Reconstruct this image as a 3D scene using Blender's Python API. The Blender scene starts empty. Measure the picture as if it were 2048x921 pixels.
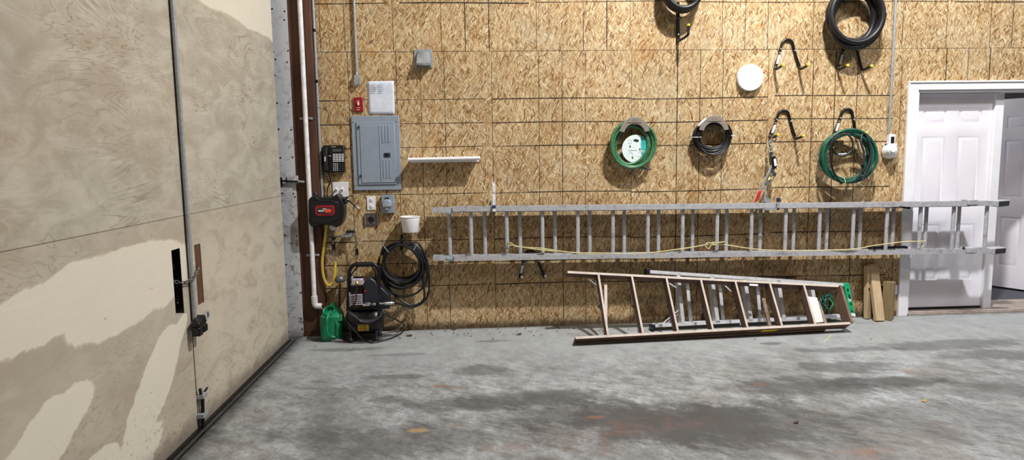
import bpy, bmesh, math, random
from mathutils import Vector as V, Matrix, Euler
random.seed(7)
S = bpy.context.scene
COL = S.collection
PI = math.pi

# ------------------------------------------------------------------ camera
CAM = V((-0.1637, -5.7646, 1.5261)); YAW, PIT, ROL, FPX = 0.0554, -0.1114, -0.0152, 1313.81
_F = V((math.sin(YAW)*math.cos(PIT), math.cos(YAW)*math.cos(PIT), math.sin(PIT)))
_R0 = V((math.cos(YAW), -math.sin(YAW), 0)); _U0 = _R0.cross(_F)
_R = _R0*math.cos(ROL)+_U0*math.sin(ROL); _U = -_R0*math.sin(ROL)+_U0*math.cos(ROL)
cd = bpy.data.cameras.new('camera'); cam = bpy.data.objects.new('camera', cd); COL.objects.link(cam)
cd.sensor_fit = 'HORIZONTAL'; cd.sensor_width = 36; cd.lens = FPX/2048*36; cd.clip_start = .05; cd.clip_end = 100
m = Matrix.Identity(4)
for i in range(3):
    m[i][0] = _R[i]; m[i][1] = _U[i]; m[i][2] = -_F[i]; m[i][3] = CAM[i]
cam.matrix_world = m
S.camera = cam
XL = -1.7702        # plane of the plywood doors

def ray(x, y): return _F + _R*((x-1024)/FPX) - _U*((y-460.5)/FPX)
def P(x, y, Y=0.0):
    d = ray(x, y); return CAM + d*((Y-CAM.y)/d.y)
def PX(x, y, X=XL):
    d = ray(x, y); return CAM + d*((X-CAM.x)/d.x)
def PZ(x, y, Z=0.0):
    d = ray(x, y); return CAM + d*((Z-CAM.z)/d.z)
def PP(x, y, o, n):
    d = ray(x, y); return CAM + d*((o-CAM).dot(n)/d.dot(n))
def px(Y=0.0): return (Y-CAM.y)/FPX/0.99      # metres per pixel at depth Y
def rect(x0, y0, x1, y1, Y=0.0):
    cx, cy = (x0+x1)/2, (y0+y1)/2
    return P(cx, cy, Y), (P(x1, cy, Y)-P(x0, cy, Y)).x, (P(cx, y0, Y)-P(cx, y1, Y)).z

# ------------------------------------------------------------------ materials
def lin(c):
    if isinstance(c, str):
        c = [int(c[i:i+2], 16)/255 for i in (0, 2, 4)]
        c = [x/12.92 if x <= .04045 else ((x+.055)/1.055)**2.4 for x in c]
    return (c[0], c[1], c[2], 1)

class NT:
    def __init__(s, name):
        s.m = bpy.data.materials.new(name); s.m.use_nodes = True
        s.t = s.m.node_tree; s.n = s.t.nodes; s.l = s.t.links
        s.b = s.n['Principled BSDF']; s.g = s.n.new('ShaderNodeNewGeometry')
        s.pos = s.g.outputs['Position']
    def lk(s, a, i):
        if hasattr(a, 'is_output'): s.l.new(a, i)
        else:
            if isinstance(a, V): a = tuple(a)
            i.default_value = a
    def M(s, op, a, b=0.0, c=0.0, clamp=False):
        n = s.n.new('ShaderNodeMath'); n.operation = op; n.use_clamp = clamp
        s.lk(a, n.inputs[0]); s.lk(b, n.inputs[1]); s.lk(c, n.inputs[2]); return n.outputs[0]
    def VM(s, op, a, b=(0, 0, 0)):
        n = s.n.new('ShaderNodeVectorMath'); n.operation = op
        s.lk(a, n.inputs[0]); s.lk(b, n.inputs[1])
        return n.outputs['Value'] if op in ('LENGTH', 'DISTANCE', 'DOT_PRODUCT') else n.outputs[0]
    def sep(s, v):
        n = s.n.new('ShaderNodeSeparateXYZ'); s.lk(v, n.inputs[0]); return n.outputs
    def com(s, x, y, z=0.0):
        n = s.n.new('ShaderNodeCombineXYZ'); s.lk(x, n.inputs[0]); s.lk(y, n.inputs[1]); s.lk(z, n.inputs[2]); return n.outputs[0]
    def noise(s, v, sc, det=3, rough=.55, dist=0.0, col=False):
        n = s.n.new('ShaderNodeTexNoise'); s.lk(v, n.inputs['Vector']); n.inputs['Scale'].default_value = sc
        n.inputs['Detail'].default_value = det; n.inputs['Roughness'].default_value = rough; n.inputs['Distortion'].default_value = dist
        return n.outputs[1 if col else 0]
    def vor(s, v, sc=1.0, feat='F1'):
        n = s.n.new('ShaderNodeTexVoronoi'); n.voronoi_dimensions = '2D'; n.feature = feat
        s.lk(v, n.inputs['Vector']); n.inputs['Scale'].default_value = sc; return n.outputs
    def white(s, v):
        n = s.n.new('ShaderNodeTexWhiteNoise'); n.noise_dimensions = '3D'; s.lk(v, n.inputs['Vector']); return n.outputs
    def ramp(s, v, stops, interp='LINEAR'):
        n = s.n.new('ShaderNodeValToRGB'); s.lk(v, n.inputs[0]); r = n.color_ramp; r.interpolation = interp
        while len(r.elements) < len(stops): r.elements.new(.5)
        for e, (p, c) in zip(r.elements, stops):
            e.position = p; e.color = lin(c) if not isinstance(c, float) else (c, c, c, 1)
        return n.outputs[0]
    def mix(s, f, a, b, mode='MIX'):
        n = s.n.new('ShaderNodeMix'); n.data_type = 'RGBA'; n.blend_type = mode
        s.lk(f, n.inputs[0])
        for q, i in ((a, 6), (b, 7)):
            if isinstance(q, (str, list)): q = lin(q)
            s.lk(q, n.inputs[i])
        return n.outputs[2]
    def mr(s, v, a, b, c=0.0, d=1.0, smooth=True):
        n = s.n.new('ShaderNodeMapRange'); n.interpolation_type = 'SMOOTHSTEP' if smooth else 'LINEAR'
        s.lk(v, n.inputs[0]); 
        for k, q in enumerate((a, b, c, d)): s.lk(q, n.inputs[k+1])
        return n.outputs[0]
    def bump(s, h, st=.3, d=.01):
        n = s.n.new('ShaderNodeBump'); s.lk(h, n.inputs['Height']); n.inputs['Strength'].default_value = st
        n.inputs['Distance'].default_value = d; s.l.new(n.outputs[0], s.b.inputs['Normal'])
    def out(s, col, rough=.6, metal=0.0, spec=None):
        s.lk(lin(col) if isinstance(col, (str, list)) else col, s.b.inputs['Base Color'])
        s.lk(rough, s.b.inputs['Roughness']); s.lk(metal, s.b.inputs['Metallic'])
        if spec is not None: s.b.inputs['Specular IOR Level'].default_value = spec
        return s.m

def simple(name, col, rough=.5, metal=0.0, var=.12, sc=40, dirt=None, spec=None, bump=0):
    t = NT(name); tc = t.n.new('ShaderNodeTexCoord').outputs['Object']
    n = t.noise(tc, sc, 4)
    c = lin(col)
    a = [min(1, x*(1-var)) for x in c[:3]]; b = [min(1, x*(1+var)) for x in c[:3]]
    o = t.mix(t.mr(n, .3, .7), a, b)
    if dirt:
        o = t.mix(t.mr(t.noise(tc, sc*.35, 6, .7), .52, .68, 0, dirt[1]), o, dirt[0])
    if bump: t.bump(n, bump, .003)
    return t.out(o, rough, metal, spec)

def osb():
    t = NT('oriented_strand_board'); x, y, z = t.sep(t.pos)
    p2 = t.com(x, z)
    wob = t.noise(p2, 9, 3)
    base = t.ramp(t.noise(p2, 14, 4), [(.3, 'ad8a58'), (.6, 'c3a473')])
    height = None
    specs = [(12, 70, .2), (-38, 76, .35), (31, 100, .35), (-12, 110, .45), (68, 95, .45), (-58, 80, .45), (18, 125, .6), (100, 90, .5), (50, 105, .58), (-72, 120, .55), (84, 110, .56), (-40, 100, .66), (112, 125, .64), (62, 130, .62)]
    dsp = t.VM('SUBTRACT', t.noise(p2, 2.6, 2, .5, 0, True), (.5, .5, .5)); dx, dz, _ = t.sep(dsp)
    xq = t.M('ADD', x, t.M('MULTIPLY', dx, .15)); zq = t.M('ADD', z, t.M('MULTIPLY', dz, .15))
    for i, (ang, ac, thr) in enumerate(specs):
        a = math.radians(ang); ca, sa = math.cos(a), math.sin(a)
        u = t.M('ADD', t.M('MULTIPLY', xq, ca), t.M('MULTIPLY', zq, sa))
        w = t.M('ADD', t.M('MULTIPLY', xq, -sa), t.M('MULTIPLY', zq, ca))
        w = t.M('ADD', w, t.M('MULTIPLY', wob, .02))
        al = ac/6.0
        vv = t.com(t.M('ADD', t.M('MULTIPLY', u, al), 3.7*i), t.M('ADD', t.M('MULTIPLY', w, ac), 1.9*i))
        o = t.vor(vv)
        r, g, b = t.sep(o['Color'])
        on = t.M('GREATER_THAN', r, thr)
        grain = t.noise(t.com(t.M('MULTIPLY', u, 16), t.M('MULTIPLY', w, 260), i*5.0), 1, 2)
        tone = t.M('ADD', g, t.M('MULTIPLY', t.M('SUBTRACT', grain, .5), .45))
        c = t.ramp(tone, [(.0, '63442a'), (.05, '86653f'), (.14, 'a3865b'), (.34, 'b2986f'), (.58, 'bea884'), (.84, 'cab892'), (1., 'dccfb0')])
        c = t.mix(t.M('MULTIPLY', t.mr(b, .88, .95), .45), c, '9c6f4c')
        base = t.mix(on, base, c)
        if i > 4:
            ed = t.vor(vv, 1.0, 'DISTANCE_TO_EDGE')['Distance']
            base = t.mix(t.M('MULTIPLY', on, t.mr(ed, .10, .015, 0, .55)), base, '6e4e2e')
        hk = t.M('MULTIPLY', on, t.M('ADD', b, .2))
        height = hk if height is None else t.M('MAXIMUM', height, hk)
    for i, (ang, ac, thr) in enumerate([(80, 70, .962), (52, 80, .968), (-65, 95, .965), (100, 115, .958)]):     # dark slivers
        a = math.radians(ang); ca, sa = math.cos(a), math.sin(a)
        u = t.M('ADD', t.M('MULTIPLY', xq, ca), t.M('MULTIPLY', zq, sa)); w = t.M('ADD', t.M('MULTIPLY', xq, -sa), t.M('MULTIPLY', zq, ca))
        o = t.vor(t.com(t.M('ADD', t.M('MULTIPLY', u, ac/5), 9.3*i), t.M('ADD', t.M('MULTIPLY', w, ac), 4.1*i)))
        r, g, b = t.sep(o['Color'])
        base = t.mix(t.M('MULTIPLY', t.M('MULTIPLY', t.M('GREATER_THAN', r, thr), t.mr(o['Distance'], .42, .34)), .85), base, t.mix(g, '5a351b', '8a5c38'))
    base = t.mix(t.mr(t.noise(p2, 2.2, 5, .65), .5, .72, 0, .38), base, 'c6bda6')
    base = t.mix(t.mr(t.noise(t.com(t.M('ADD', x, 5), z), 2.6, 5, .65), .54, .72, 0, .35), base, 'a8793f')
    lf = t.mr(t.noise(p2, 1.5, 3), .3, .7, .9, 1.06)
    base = t.mix(1.0, base, t.com(lf, t.M('MULTIPLY', lf, .965), t.M('MULTIPLY', lf, .90)), 'MULTIPLY')
    # board to board variation
    ZS, W = 2.4272, 1.2192
    row = t.M('GREATER_THAN', z, ZS)
    xo = t.M('SUBTRACT', x, t.M('MULTIPLY', row, .391))
    idx = t.M('FLOOR', t.M('DIVIDE', xo, W))
    rnd = t.sep(t.white(t.com(idx, t.M('MULTIPLY', row, 7.0), 3.0))['Color'])
    jit = t.M('MULTIPLY', t.M('SUBTRACT', t.noise(p2, 65, 3, .75), .5), .8)
    ui = t.M('MULTIPLY', t.M('MODULO', t.M('ADD', xo, W*20), W), 48/W)
    zv = t.M('ADD', t.M('ABSOLUTE', t.M('SUBTRACT', z, ZS)), t.M('MULTIPLY', t.M('SUBTRACT', rnd[0], .5), .022))
    zv = t.M('ADD', zv, t.M('MULTIPLY', t.M('SINE', t.M('MULTIPLY', x, 3.1)), .004))
    vi = t.M('MULTIPLY', t.M('MODULO', zv, W), 48/W)
    def mn(q):
        d = t.M('ABSOLUTE', t.M('SUBTRACT', q, 16))
        for k in (24, 32): d = t.M('MINIMUM', d, t.M('ABSOLUTE', t.M('SUBTRACT', q, k)))
        return d
    du = mn(ui)
    dv = t.M('MINIMUM', mn(vi), t.M('MINIMUM', t.M('ADD', vi, t.M('MULTIPLY', t.M('LESS_THAN', zv, .6), 9)), t.M('SUBTRACT', 48, vi)))
    # horizontal ink stops short of the board edges on some boards
    edge = t.M('MINIMUM', ui, t.M('SUBTRACT', 48, ui))
    stop = t.M('GREATER_THAN', edge, t.M('MULTIPLY', t.M('GREATER_THAN', rnd[1], .62), 2.4))
    wv = t.M('ADD', t.M('ADD', .13, t.M('MULTIPLY', rnd[2], .11)), t.M('MULTIPLY', jit, .32))
    wu = t.M('ADD', t.M('ADD', .085, t.M('MULTIPLY', t.white(t.com(t.M('FLOOR', t.M('DIVIDE', t.M('ADD', ui, 4), 8)), idx, row))['Value'], .10)), t.M('MULTIPLY', jit, .2))
    fade = t.mr(t.noise(t.com(t.M('MULTIPLY', x, 2), t.M('MULTIPLY', z, 2), 9), 1.3, 2), .25, .55, .55, 1)
    lv = t.M('MULTIPLY', t.mr(t.M('SUBTRACT', dv, wv), .05, -.04), stop)
    lu = t.mr(t.M('SUBTRACT', du, wu), .05, -.04)
    ink = t.M('MULTIPLY', t.M('MAXIMUM', lv, lu), fade)
    base = t.mix(t.M('MULTIPLY', ink, .93), base, '1c130d')
    # butt joints between boards
    se = t.M('MINIMUM', t.M('MULTIPLY', edge, .0254), t.M('ABSOLUTE', t.M('SUBTRACT', z, ZS)))
    js = t.M('MULTIPLY', t.mr(se, .0042, .0018), t.mr(t.noise(p2, 3.5, 2), .3, .5, .45, 1))
    base = t.mix(t.M('MULTIPLY', js, .8), base, '2a1e14')
    # dirt near the floor, faint water stains
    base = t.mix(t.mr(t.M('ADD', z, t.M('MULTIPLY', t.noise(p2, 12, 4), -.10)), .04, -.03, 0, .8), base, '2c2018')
    base = t.mix(t.mr(t.noise(t.com(t.M('MULTIPLY', x, 2.4), t.M('MULTIPLY', z, .5)), 1.6, 3), .62, .75, 0, .22), base, '8a7a50')
    tint = t.M('ADD', .93, t.M('MULTIPLY', rnd[1], .12))
    base = t.mix(1.0, base, t.com(tint, tint, tint), 'MULTIPLY')
    t.bump(height, .35, .004)
    return t.out(base, .62, spec=.3)

def plywood():
    t = NT('plywood_doors'); x, y, z = t.sep(t.pos)
    q = t.com(y, z)
    big = t.noise(t.com(t.M('MULTIPLY', y, .9), t.M('MULTIPLY', z, 1.9)), 1.15, 4, .55, .6)
    w = t.noise(t.com(t.M('MULTIPLY', y, .8), t.M('MULTIPLY', z, 2.2)), 1.0, 5, .5, 1.1)
    def rings(freq, lo, hi): return t.mr(t.M('ABSOLUTE', t.M('SUBTRACT', t.M('MULTIPLY', t.M('FRACT', t.M('MULTIPLY', w, freq)), 2), 1)), lo, hi)
    where = t.mr(t.noise(q, 1.6, 3), .40, .62)
    where2 = t.mr(t.noise(t.com(t.M('ADD', y, 7), z), 1.2, 3), .46, .64)
    lines = t.M('MULTIPLY', rings(30, .7, .97), where)
    fine = t.noise(t.com(t.M('MULTIPLY', y, 4), t.M('MULTIPLY', z, 70)), 1, 4, .6, .4)
    mott = t.noise(t.com(t.M('MULTIPLY', y, 2.2), t.M('MULTIPLY', z, 5)), 1.6, 6, .65, .8)
    base = t.ramp(big, [(.25, '9d978a'), (.5, 'a7a294'), (.75, 'b3aea0')])
    base = t.mix(t.mr(t.noise(q, .9, 3), .42, .66, 0, .5), base, 'a89a88')
    base = t.mix(t.mr(mott, .42, .66, 0, .6), base, 'c3beae')
    base = t.mix(t.mr(mott, .48, .28, 0, .4), base, '96866f')
    base = t.mix(t.M('MULTIPLY', t.M('SUBTRACT', fine, .25), .35), base, '9a8c77')
    base = t.mix(t.M('MULTIPLY', lines, .45), base, '706350')
    base = t.mix(t.M('MULTIPLY', t.M('MULTIPLY', rings(47, .55, .95), where2), .22), base, 'd2cab6')
    # pale, unstained veneer areas: outline built from a few shapes, edges wander
    wob = t.M('MULTIPLY', t.M('SUBTRACT', t.noise(t.com(t.M('MULTIPLY', y, .8), z), 1.5, 6, .62, .8), .5), 1.25)
    def ell(cy, cz, ry, rz, rot=0.0):
        ca, sa = math.cos(rot), math.sin(rot)
        a = t.M('SUBTRACT', y, cy); b = t.M('SUBTRACT', z, cz)
        u = t.M('DIVIDE', t.M('ADD', t.M('MULTIPLY', a, ca), t.M('MULTIPLY', b, sa)), ry)
        v = t.M('DIVIDE', t.M('SUBTRACT', t.M('MULTIPLY', b, ca), t.M('MULTIPLY', a, sa)), rz)
        d = t.M('SQRT', t.M('ADD', t.M('MULTIPLY', u, u), t.M('MULTIPLY', v, v)))
        return t.mr(t.M('ADD', d, wob), 1.05, .95)
    pale = None
    for e in [(-2.85, 1.0, .95, .135, .05), (-2.62, .93, .6, .16, .1), (-2.53, .40, .38, .14, .62), (-3.35, .5, .35, .12, .3), (-2.75, .14, .3, .11, .2),
              (-3.1, .2, .25, .1, .3), (-2.2, .62, .12, .05, .6)]:
        k = ell(*e); pale = k if pale is None else t.M('MAXIMUM', pale, k)
    pale = t.M('MAXIMUM', pale, t.M('MULTIPLY', t.mr(t.M('ADD', z, t.M('MULTIPLY', wob, .09)), 2.465, 2.49), t.M('GREATER_THAN', y, -2.05)))
    yb = t.M('MULTIPLY', t.M('MULTIPLY', t.mr(z, 1.25, .9), t.mr(y, -2.1, -1.7)), t.mr(mott, .3, .55))
    base = t.mix(t.M('MULTIPLY', yb, .7), base, 'cfc8b6')
    rim = t.M('MULTIPLY', t.M('MULTIPLY', pale, t.M('SUBTRACT', 1, pale)), 3.2)
    low = t.mr(z, 1.232, 1.229, 0, 1)
    base = t.mix(t.M('MULTIPLY', low, .35), base, 'b3a694')
    base = t.mix(t.M('MULTIPLY', pale, .82), base, t.mix(fine, 'dfdacb', 'd6d0be'))
    base = t.mix(t.M('MULTIPLY', rim, .3), base, '9c8668')
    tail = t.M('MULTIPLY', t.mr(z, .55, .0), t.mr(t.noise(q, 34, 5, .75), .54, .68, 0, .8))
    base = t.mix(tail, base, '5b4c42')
    knots = t.vor(t.com(t.M('MULTIPLY', y, 2.1), t.M('MULTIPLY', z, 3.6)))
    base = t.mix(t.M('MULTIPLY', t.M('MULTIPLY', t.mr(knots['Distance'], .02, .006), .6), t.M('GREATER_THAN', t.sep(knots['Color'])[0], .55)), base, '66523d')
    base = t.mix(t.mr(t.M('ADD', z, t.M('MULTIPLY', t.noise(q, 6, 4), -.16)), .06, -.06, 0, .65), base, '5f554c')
    # sheet joint at four feet and the faint vertical joints
    j = t.mr(t.M('ABSOLUTE', t.M('SUBTRACT', z, 1.2305)), .0035, .001)
    base = t.mix(t.M('MULTIPLY', j, .75), base, '5a4a38')
    t.bump(fine, .12, .002)
    return t.out(base, .6, spec=.3)

def concrete():
    t = NT('stained_concrete'); x, y, z = t.sep(t.pos)
    q = t.com(x, y)
    st = t.com(t.M('MULTIPLY', x, .8), t.M('MULTIPLY', y, .62))
    n1 = t.noise(st, 1.6, 6, .62, .5); n2 = t.noise(st, 6, 6, .66, .4); n3 = t.noise(q, 42, 5, .7)
    skew = t.com(t.M('ADD', t.M('MULTIPLY', x, 1.1), t.M('MULTIPLY', y, -.9)), t.M('ADD', t.M('MULTIPLY', y, 2.4), t.M('MULTIPLY', x, 1.7)))
    n4 = t.noise(skew, 1.7, 6, .68, .3)
    nf = t.noise(t.com(t.M('MULTIPLY', x, 1.1), t.M('MULTIPLY', y, .62)), 11, 9, .8, .3)
    nk = t.noise(skew, 5.0, 8, .74, .3)
    tone = t.M('ADD', t.M('MULTIPLY', nf, .5), t.M('ADD', t.M('MULTIPLY', n3, .25), t.M('MULTIPLY', n2, .25)))
    base = t.ramp(tone, [(.36, '62635f'), (.46, '838687'), (.54, '989c9e'), (.64, 'b0b4b6')])
    far = t.mr(y, -2.0, -.35)                      # cleaner close to the wall
    base = t.mix(t.M('MULTIPLY', far, .6), base, '9ea1a1')
    near = t.mr(y, -.4, -1.7)
    base = t.mix(t.M('MULTIPLY', t.M('MULTIPLY', t.mr(nk, .46, .62), near), .55), base, '5c5957')
    base = t.mix(t.M('MULTIPLY', t.M('MULTIPLY', t.mr(n1, .44, .62), near), .5), base, '55524f')
    base = t.mix(t.M('MULTIPLY', t.M('MULTIPLY', t.mr(n4, .5, .66), near), .4), base, '504d4b')
    base = t.mix(t.M('MULTIPLY', t.mr(t.noise(st, 2.2, 5, .6), .52, .66), .10), base, '8a7a58')
    rz = t.M('MULTIPLY', t.mr(t.noise(st, 2.9, 8, .72, .6), .56, .66), t.M('MULTIPLY', t.mr(y, -1.6, -2.2), t.mr(t.noise(q, .8, 2), .42, .58)))
    base = t.mix(t.M('MULTIPLY', t.M('MULTIPLY', rz, t.mr(nf, .4, .6)), .5), base, '6a4c3e')
    wob = t.M('ADD', t.M('MULTIPLY', t.M('SUBTRACT', t.noise(st, 3.4, 6, .7, .3), .5), 2.2), t.M('MULTIPLY', t.M('SUBTRACT', t.noise(skew, 3.2, 6, .75), .5), 2.0))
    brk = t.mr(t.noise(st, 13, 7, .78, .3), .42, .6)
    def spot(cx, cy, rx, ry, col, k, soft=.35, rot=0.0, rust=False, wk=1.0):
        nonlocal base
        ca, sa = math.cos(rot), math.sin(rot)
        a0 = t.M('SUBTRACT', x, cx); b0 = t.M('SUBTRACT', y, cy)
        a = t.M('DIVIDE', t.M('ADD', t.M('MULTIPLY', a0, ca), t.M('MULTIPLY', b0, sa)), rx)
        b = t.M('DIVIDE', t.M('SUBTRACT', t.M('MULTIPLY', b0, ca), t.M('MULTIPLY', a0, sa)), ry)
        d = t.M('ADD', t.M('SQRT', t.M('ADD', t.M('MULTIPLY', a, a), t.M('MULTIPLY', b, b))), t.M('MULTIPLY', wob, wk))
        mk = t.mr(d, 1+soft, 1-soft, 0, k)
        base = t.mix(t.M('MULTIPLY', mk, brk) if rust else mk, base, col)
    for (sx, sy, rx, ry, k) in [(1330, 845, .62, .30, .8), (1180, 830, .45, .2, .6), (1620, 775, .5, .16, .7), (1760, 765, .5, .09, .75), (1690, 735, .35, .12, .6), (1500, 850, .6, .3, .75),
            (1060, 800, .5, .14, .65), (930, 810, .4, .12, .5), (840, 880, .45, .2, .55), (780, 755, .3, .05, .5), (960, 742, .2, .1, .55), (775, 800, .1, .05, .5),
            (1900, 690, .6, .13, .55), (2000, 710, .4, .12, .55), (1700, 700, .35, .06, .5), (1540, 688, .12, .04, .6), (1610, 700, .09, .05, .35), (1900, 840, .7, .25, .4), (2000, 780, .3, .2, .4),
            (690, 700, .25, .05, .5), (800, 710, .2, .04, .4), (985, 683, .14, .03, .5), (1235, 686, .12, .03, .6), (620, 870, .25, .12, .3), (1640, 900, .4, .1, .3)]:
        c = PZ(sx, sy); spot(c.x, c.y, rx, ry, '434242', k*.95)
    for (sx, sy, rx, ry, c_, k) in [(1290, 850, .3, .1, '7a5546', .5), (1180, 880, .22, .12, '7d5a4a', .5), (1020, 895, .2, .06, '6d4a3c', .55), (1720, 905, .16, .07, '9a6a40', .6), (1840, 742, .14, .07, '9c7b58', .5),
            (882, 773, .05, .03, '8a5a1e', .9), (915, 776, .035, .018, '7d5426', .8), (835, 862, .05, .025, 'c59a60', .8), (915, 853, .05, .02, '7a4f35', .7), (725, 884, .06, .03, '6f5a4a', .6), (750, 780, .06, .02, '806a4a', .6),
            (1515, 770, .04, .03, '8c5a40', .5), (1420, 768, .07, .04, 'a08a5a', .4), (1195, 835, .05, .02, '9a6a45', .7), (1230, 905, .1, .05, '84543f', .5), (940, 778, .06, .035, '58504c', .8), (790, 795, .09, .03, '4c4a48', .75)]:
        c = PZ(sx, sy); spot(c.x, c.y, rx, ry, c_, k*.55, .5, 0.0, rx > .055)
    for (sx, sy, rx, ry, k) in [(722, 681, .22, .10, .85), (760, 672, .16, .06, .7), (634, 681, .10, .05, .7), (690, 672, .2, .08, .7)]:
        c = PZ(sx, sy); spot(c.x, c.y, rx, ry, '241d19', k, .4, 0.0, False, .45)
    # worn pale scuffs
    base = t.mix(t.M('MULTIPLY', t.mr(t.noise(skew, 2.6, 5, .7), .6, .74), .25), base, 'aaacac')
    # fine grit and hair streaks
    base = t.mix(t.mr(t.noise(q, 120, 3, .7), .66, .74, 0, .5), base, '2c2a28')
    base = t.mix(t.mr(t.noise(t.com(t.M('MULTIPLY', x, 7), t.M('MULTIPLY', y, 12)), 1, 5, .75), .58, .7, 0, .35), base, '464341')
    # grime at the foot of the doors and the wall
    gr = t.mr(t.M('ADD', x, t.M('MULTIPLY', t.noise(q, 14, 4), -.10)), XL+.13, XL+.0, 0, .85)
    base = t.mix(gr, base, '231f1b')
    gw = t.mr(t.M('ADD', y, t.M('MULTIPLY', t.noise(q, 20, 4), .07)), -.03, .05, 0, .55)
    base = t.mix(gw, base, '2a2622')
    # joint at the apron and a stroke of yellow marking crayon
    def seg(p, q_, w, col, k):
        nonlocal base
        d = q_-p; L = d.length; ux, uy = d.x/L, d.y/L
        a = t.M('SUBTRACT', x, p.x); b = t.M('SUBTRACT', y, p.y)
        s_ = t.M('ADD', t.M('MULTIPLY', a, ux), t.M('MULTIPLY', b, uy)); h = t.M('ABSOLUTE', t.M('SUBTRACT', t.M('MULTIPLY', b, ux), t.M('MULTIPLY', a, uy)))
        inn = t.M('MULTIPLY', t.M('GREATER_THAN', s_, 0.0), t.M('LESS_THAN', s_, L))
        base = t.mix(t.M('MULTIPLY', t.M('MULTIPLY', inn, t.mr(h, w, w*.4)), k), base, col)
    seg(PZ(1648, 684), PZ(1663, 671), .007, 'c6c860', .6); seg(PZ(1660, 671), PZ(1674, 674), .010, 'c6c880', .25)
    seg(PZ(1700, 648), PZ(2048, 626), .006, '6a6764', .6)
    t.bump(t.M('ADD', n3, t.M('MULTIPLY', n2, .6)), .18, .004)
    return t.out(base, t.mr(n2, .3, .7, .5, .75), spec=.35)

def woodmat(name, c0, c1, c2, axis='x', sc=1.0, dirt=0.0):
    t = NT(name); tc = t.n.new('ShaderNodeTexCoord').outputs['Object']
    s = {'x': (1.5, 26, 26), 'y': (26, 1.5, 26), 'z': (26, 26, 1.5)}[axis]
    v = t.VM('MULTIPLY', tc, tuple(k*sc for k in s))
    n = t.noise(v, 1, 4, .6, .6); n2 = t.noise(tc, 3, 4)
    c = t.ramp(t.M('ADD', t.M('MULTIPLY', n, .7), t.M('MULTIPLY', n2, .3)), [(.3, c0), (.5, c1), (.7, c2)])
    if dirt: c = t.mix(t.mr(t.noise(tc, 7, 5, .7), .5, .66, 0, dirt), c, '2b2019')
    t.bump(n, .2, .003)
    return t.out(c, .6, spec=.35)

def painted_strip():
    t = NT('scuffed_white_metal'); x, y, z = t.sep(t.pos)
    v = t.com(t.M('MULTIPLY', x, 6), t.M('MULTIPLY', z, 6))
    base = t.mix(t.noise(v, .6, 4), 'cfd1d5', 'b9bcc1')
    d = t.mr(t.noise(v, 2.1, 7, .75, .4), .52, .62, 0, .7)
    d = t.M('MULTIPLY', d, t.mr(z, 2.2, .6, .45, 1))
    base = t.mix(d, base, '5c534e')
    base = t.mix(t.mr(t.noise(v, .8, 5), .6, .7, 0, .5), base, '92877f')
    base = t.mix(t.mr(z, .1, 0, 0, .6), base, '5a5148')
    return t.out(base, .5)

def emis(name, col, st):
    t = NT(name); t.b.inputs['Emission Color'].default_value = lin(col); t.b.inputs['Emission Strength'].default_value = st
    return t.out(col, .5)

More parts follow.
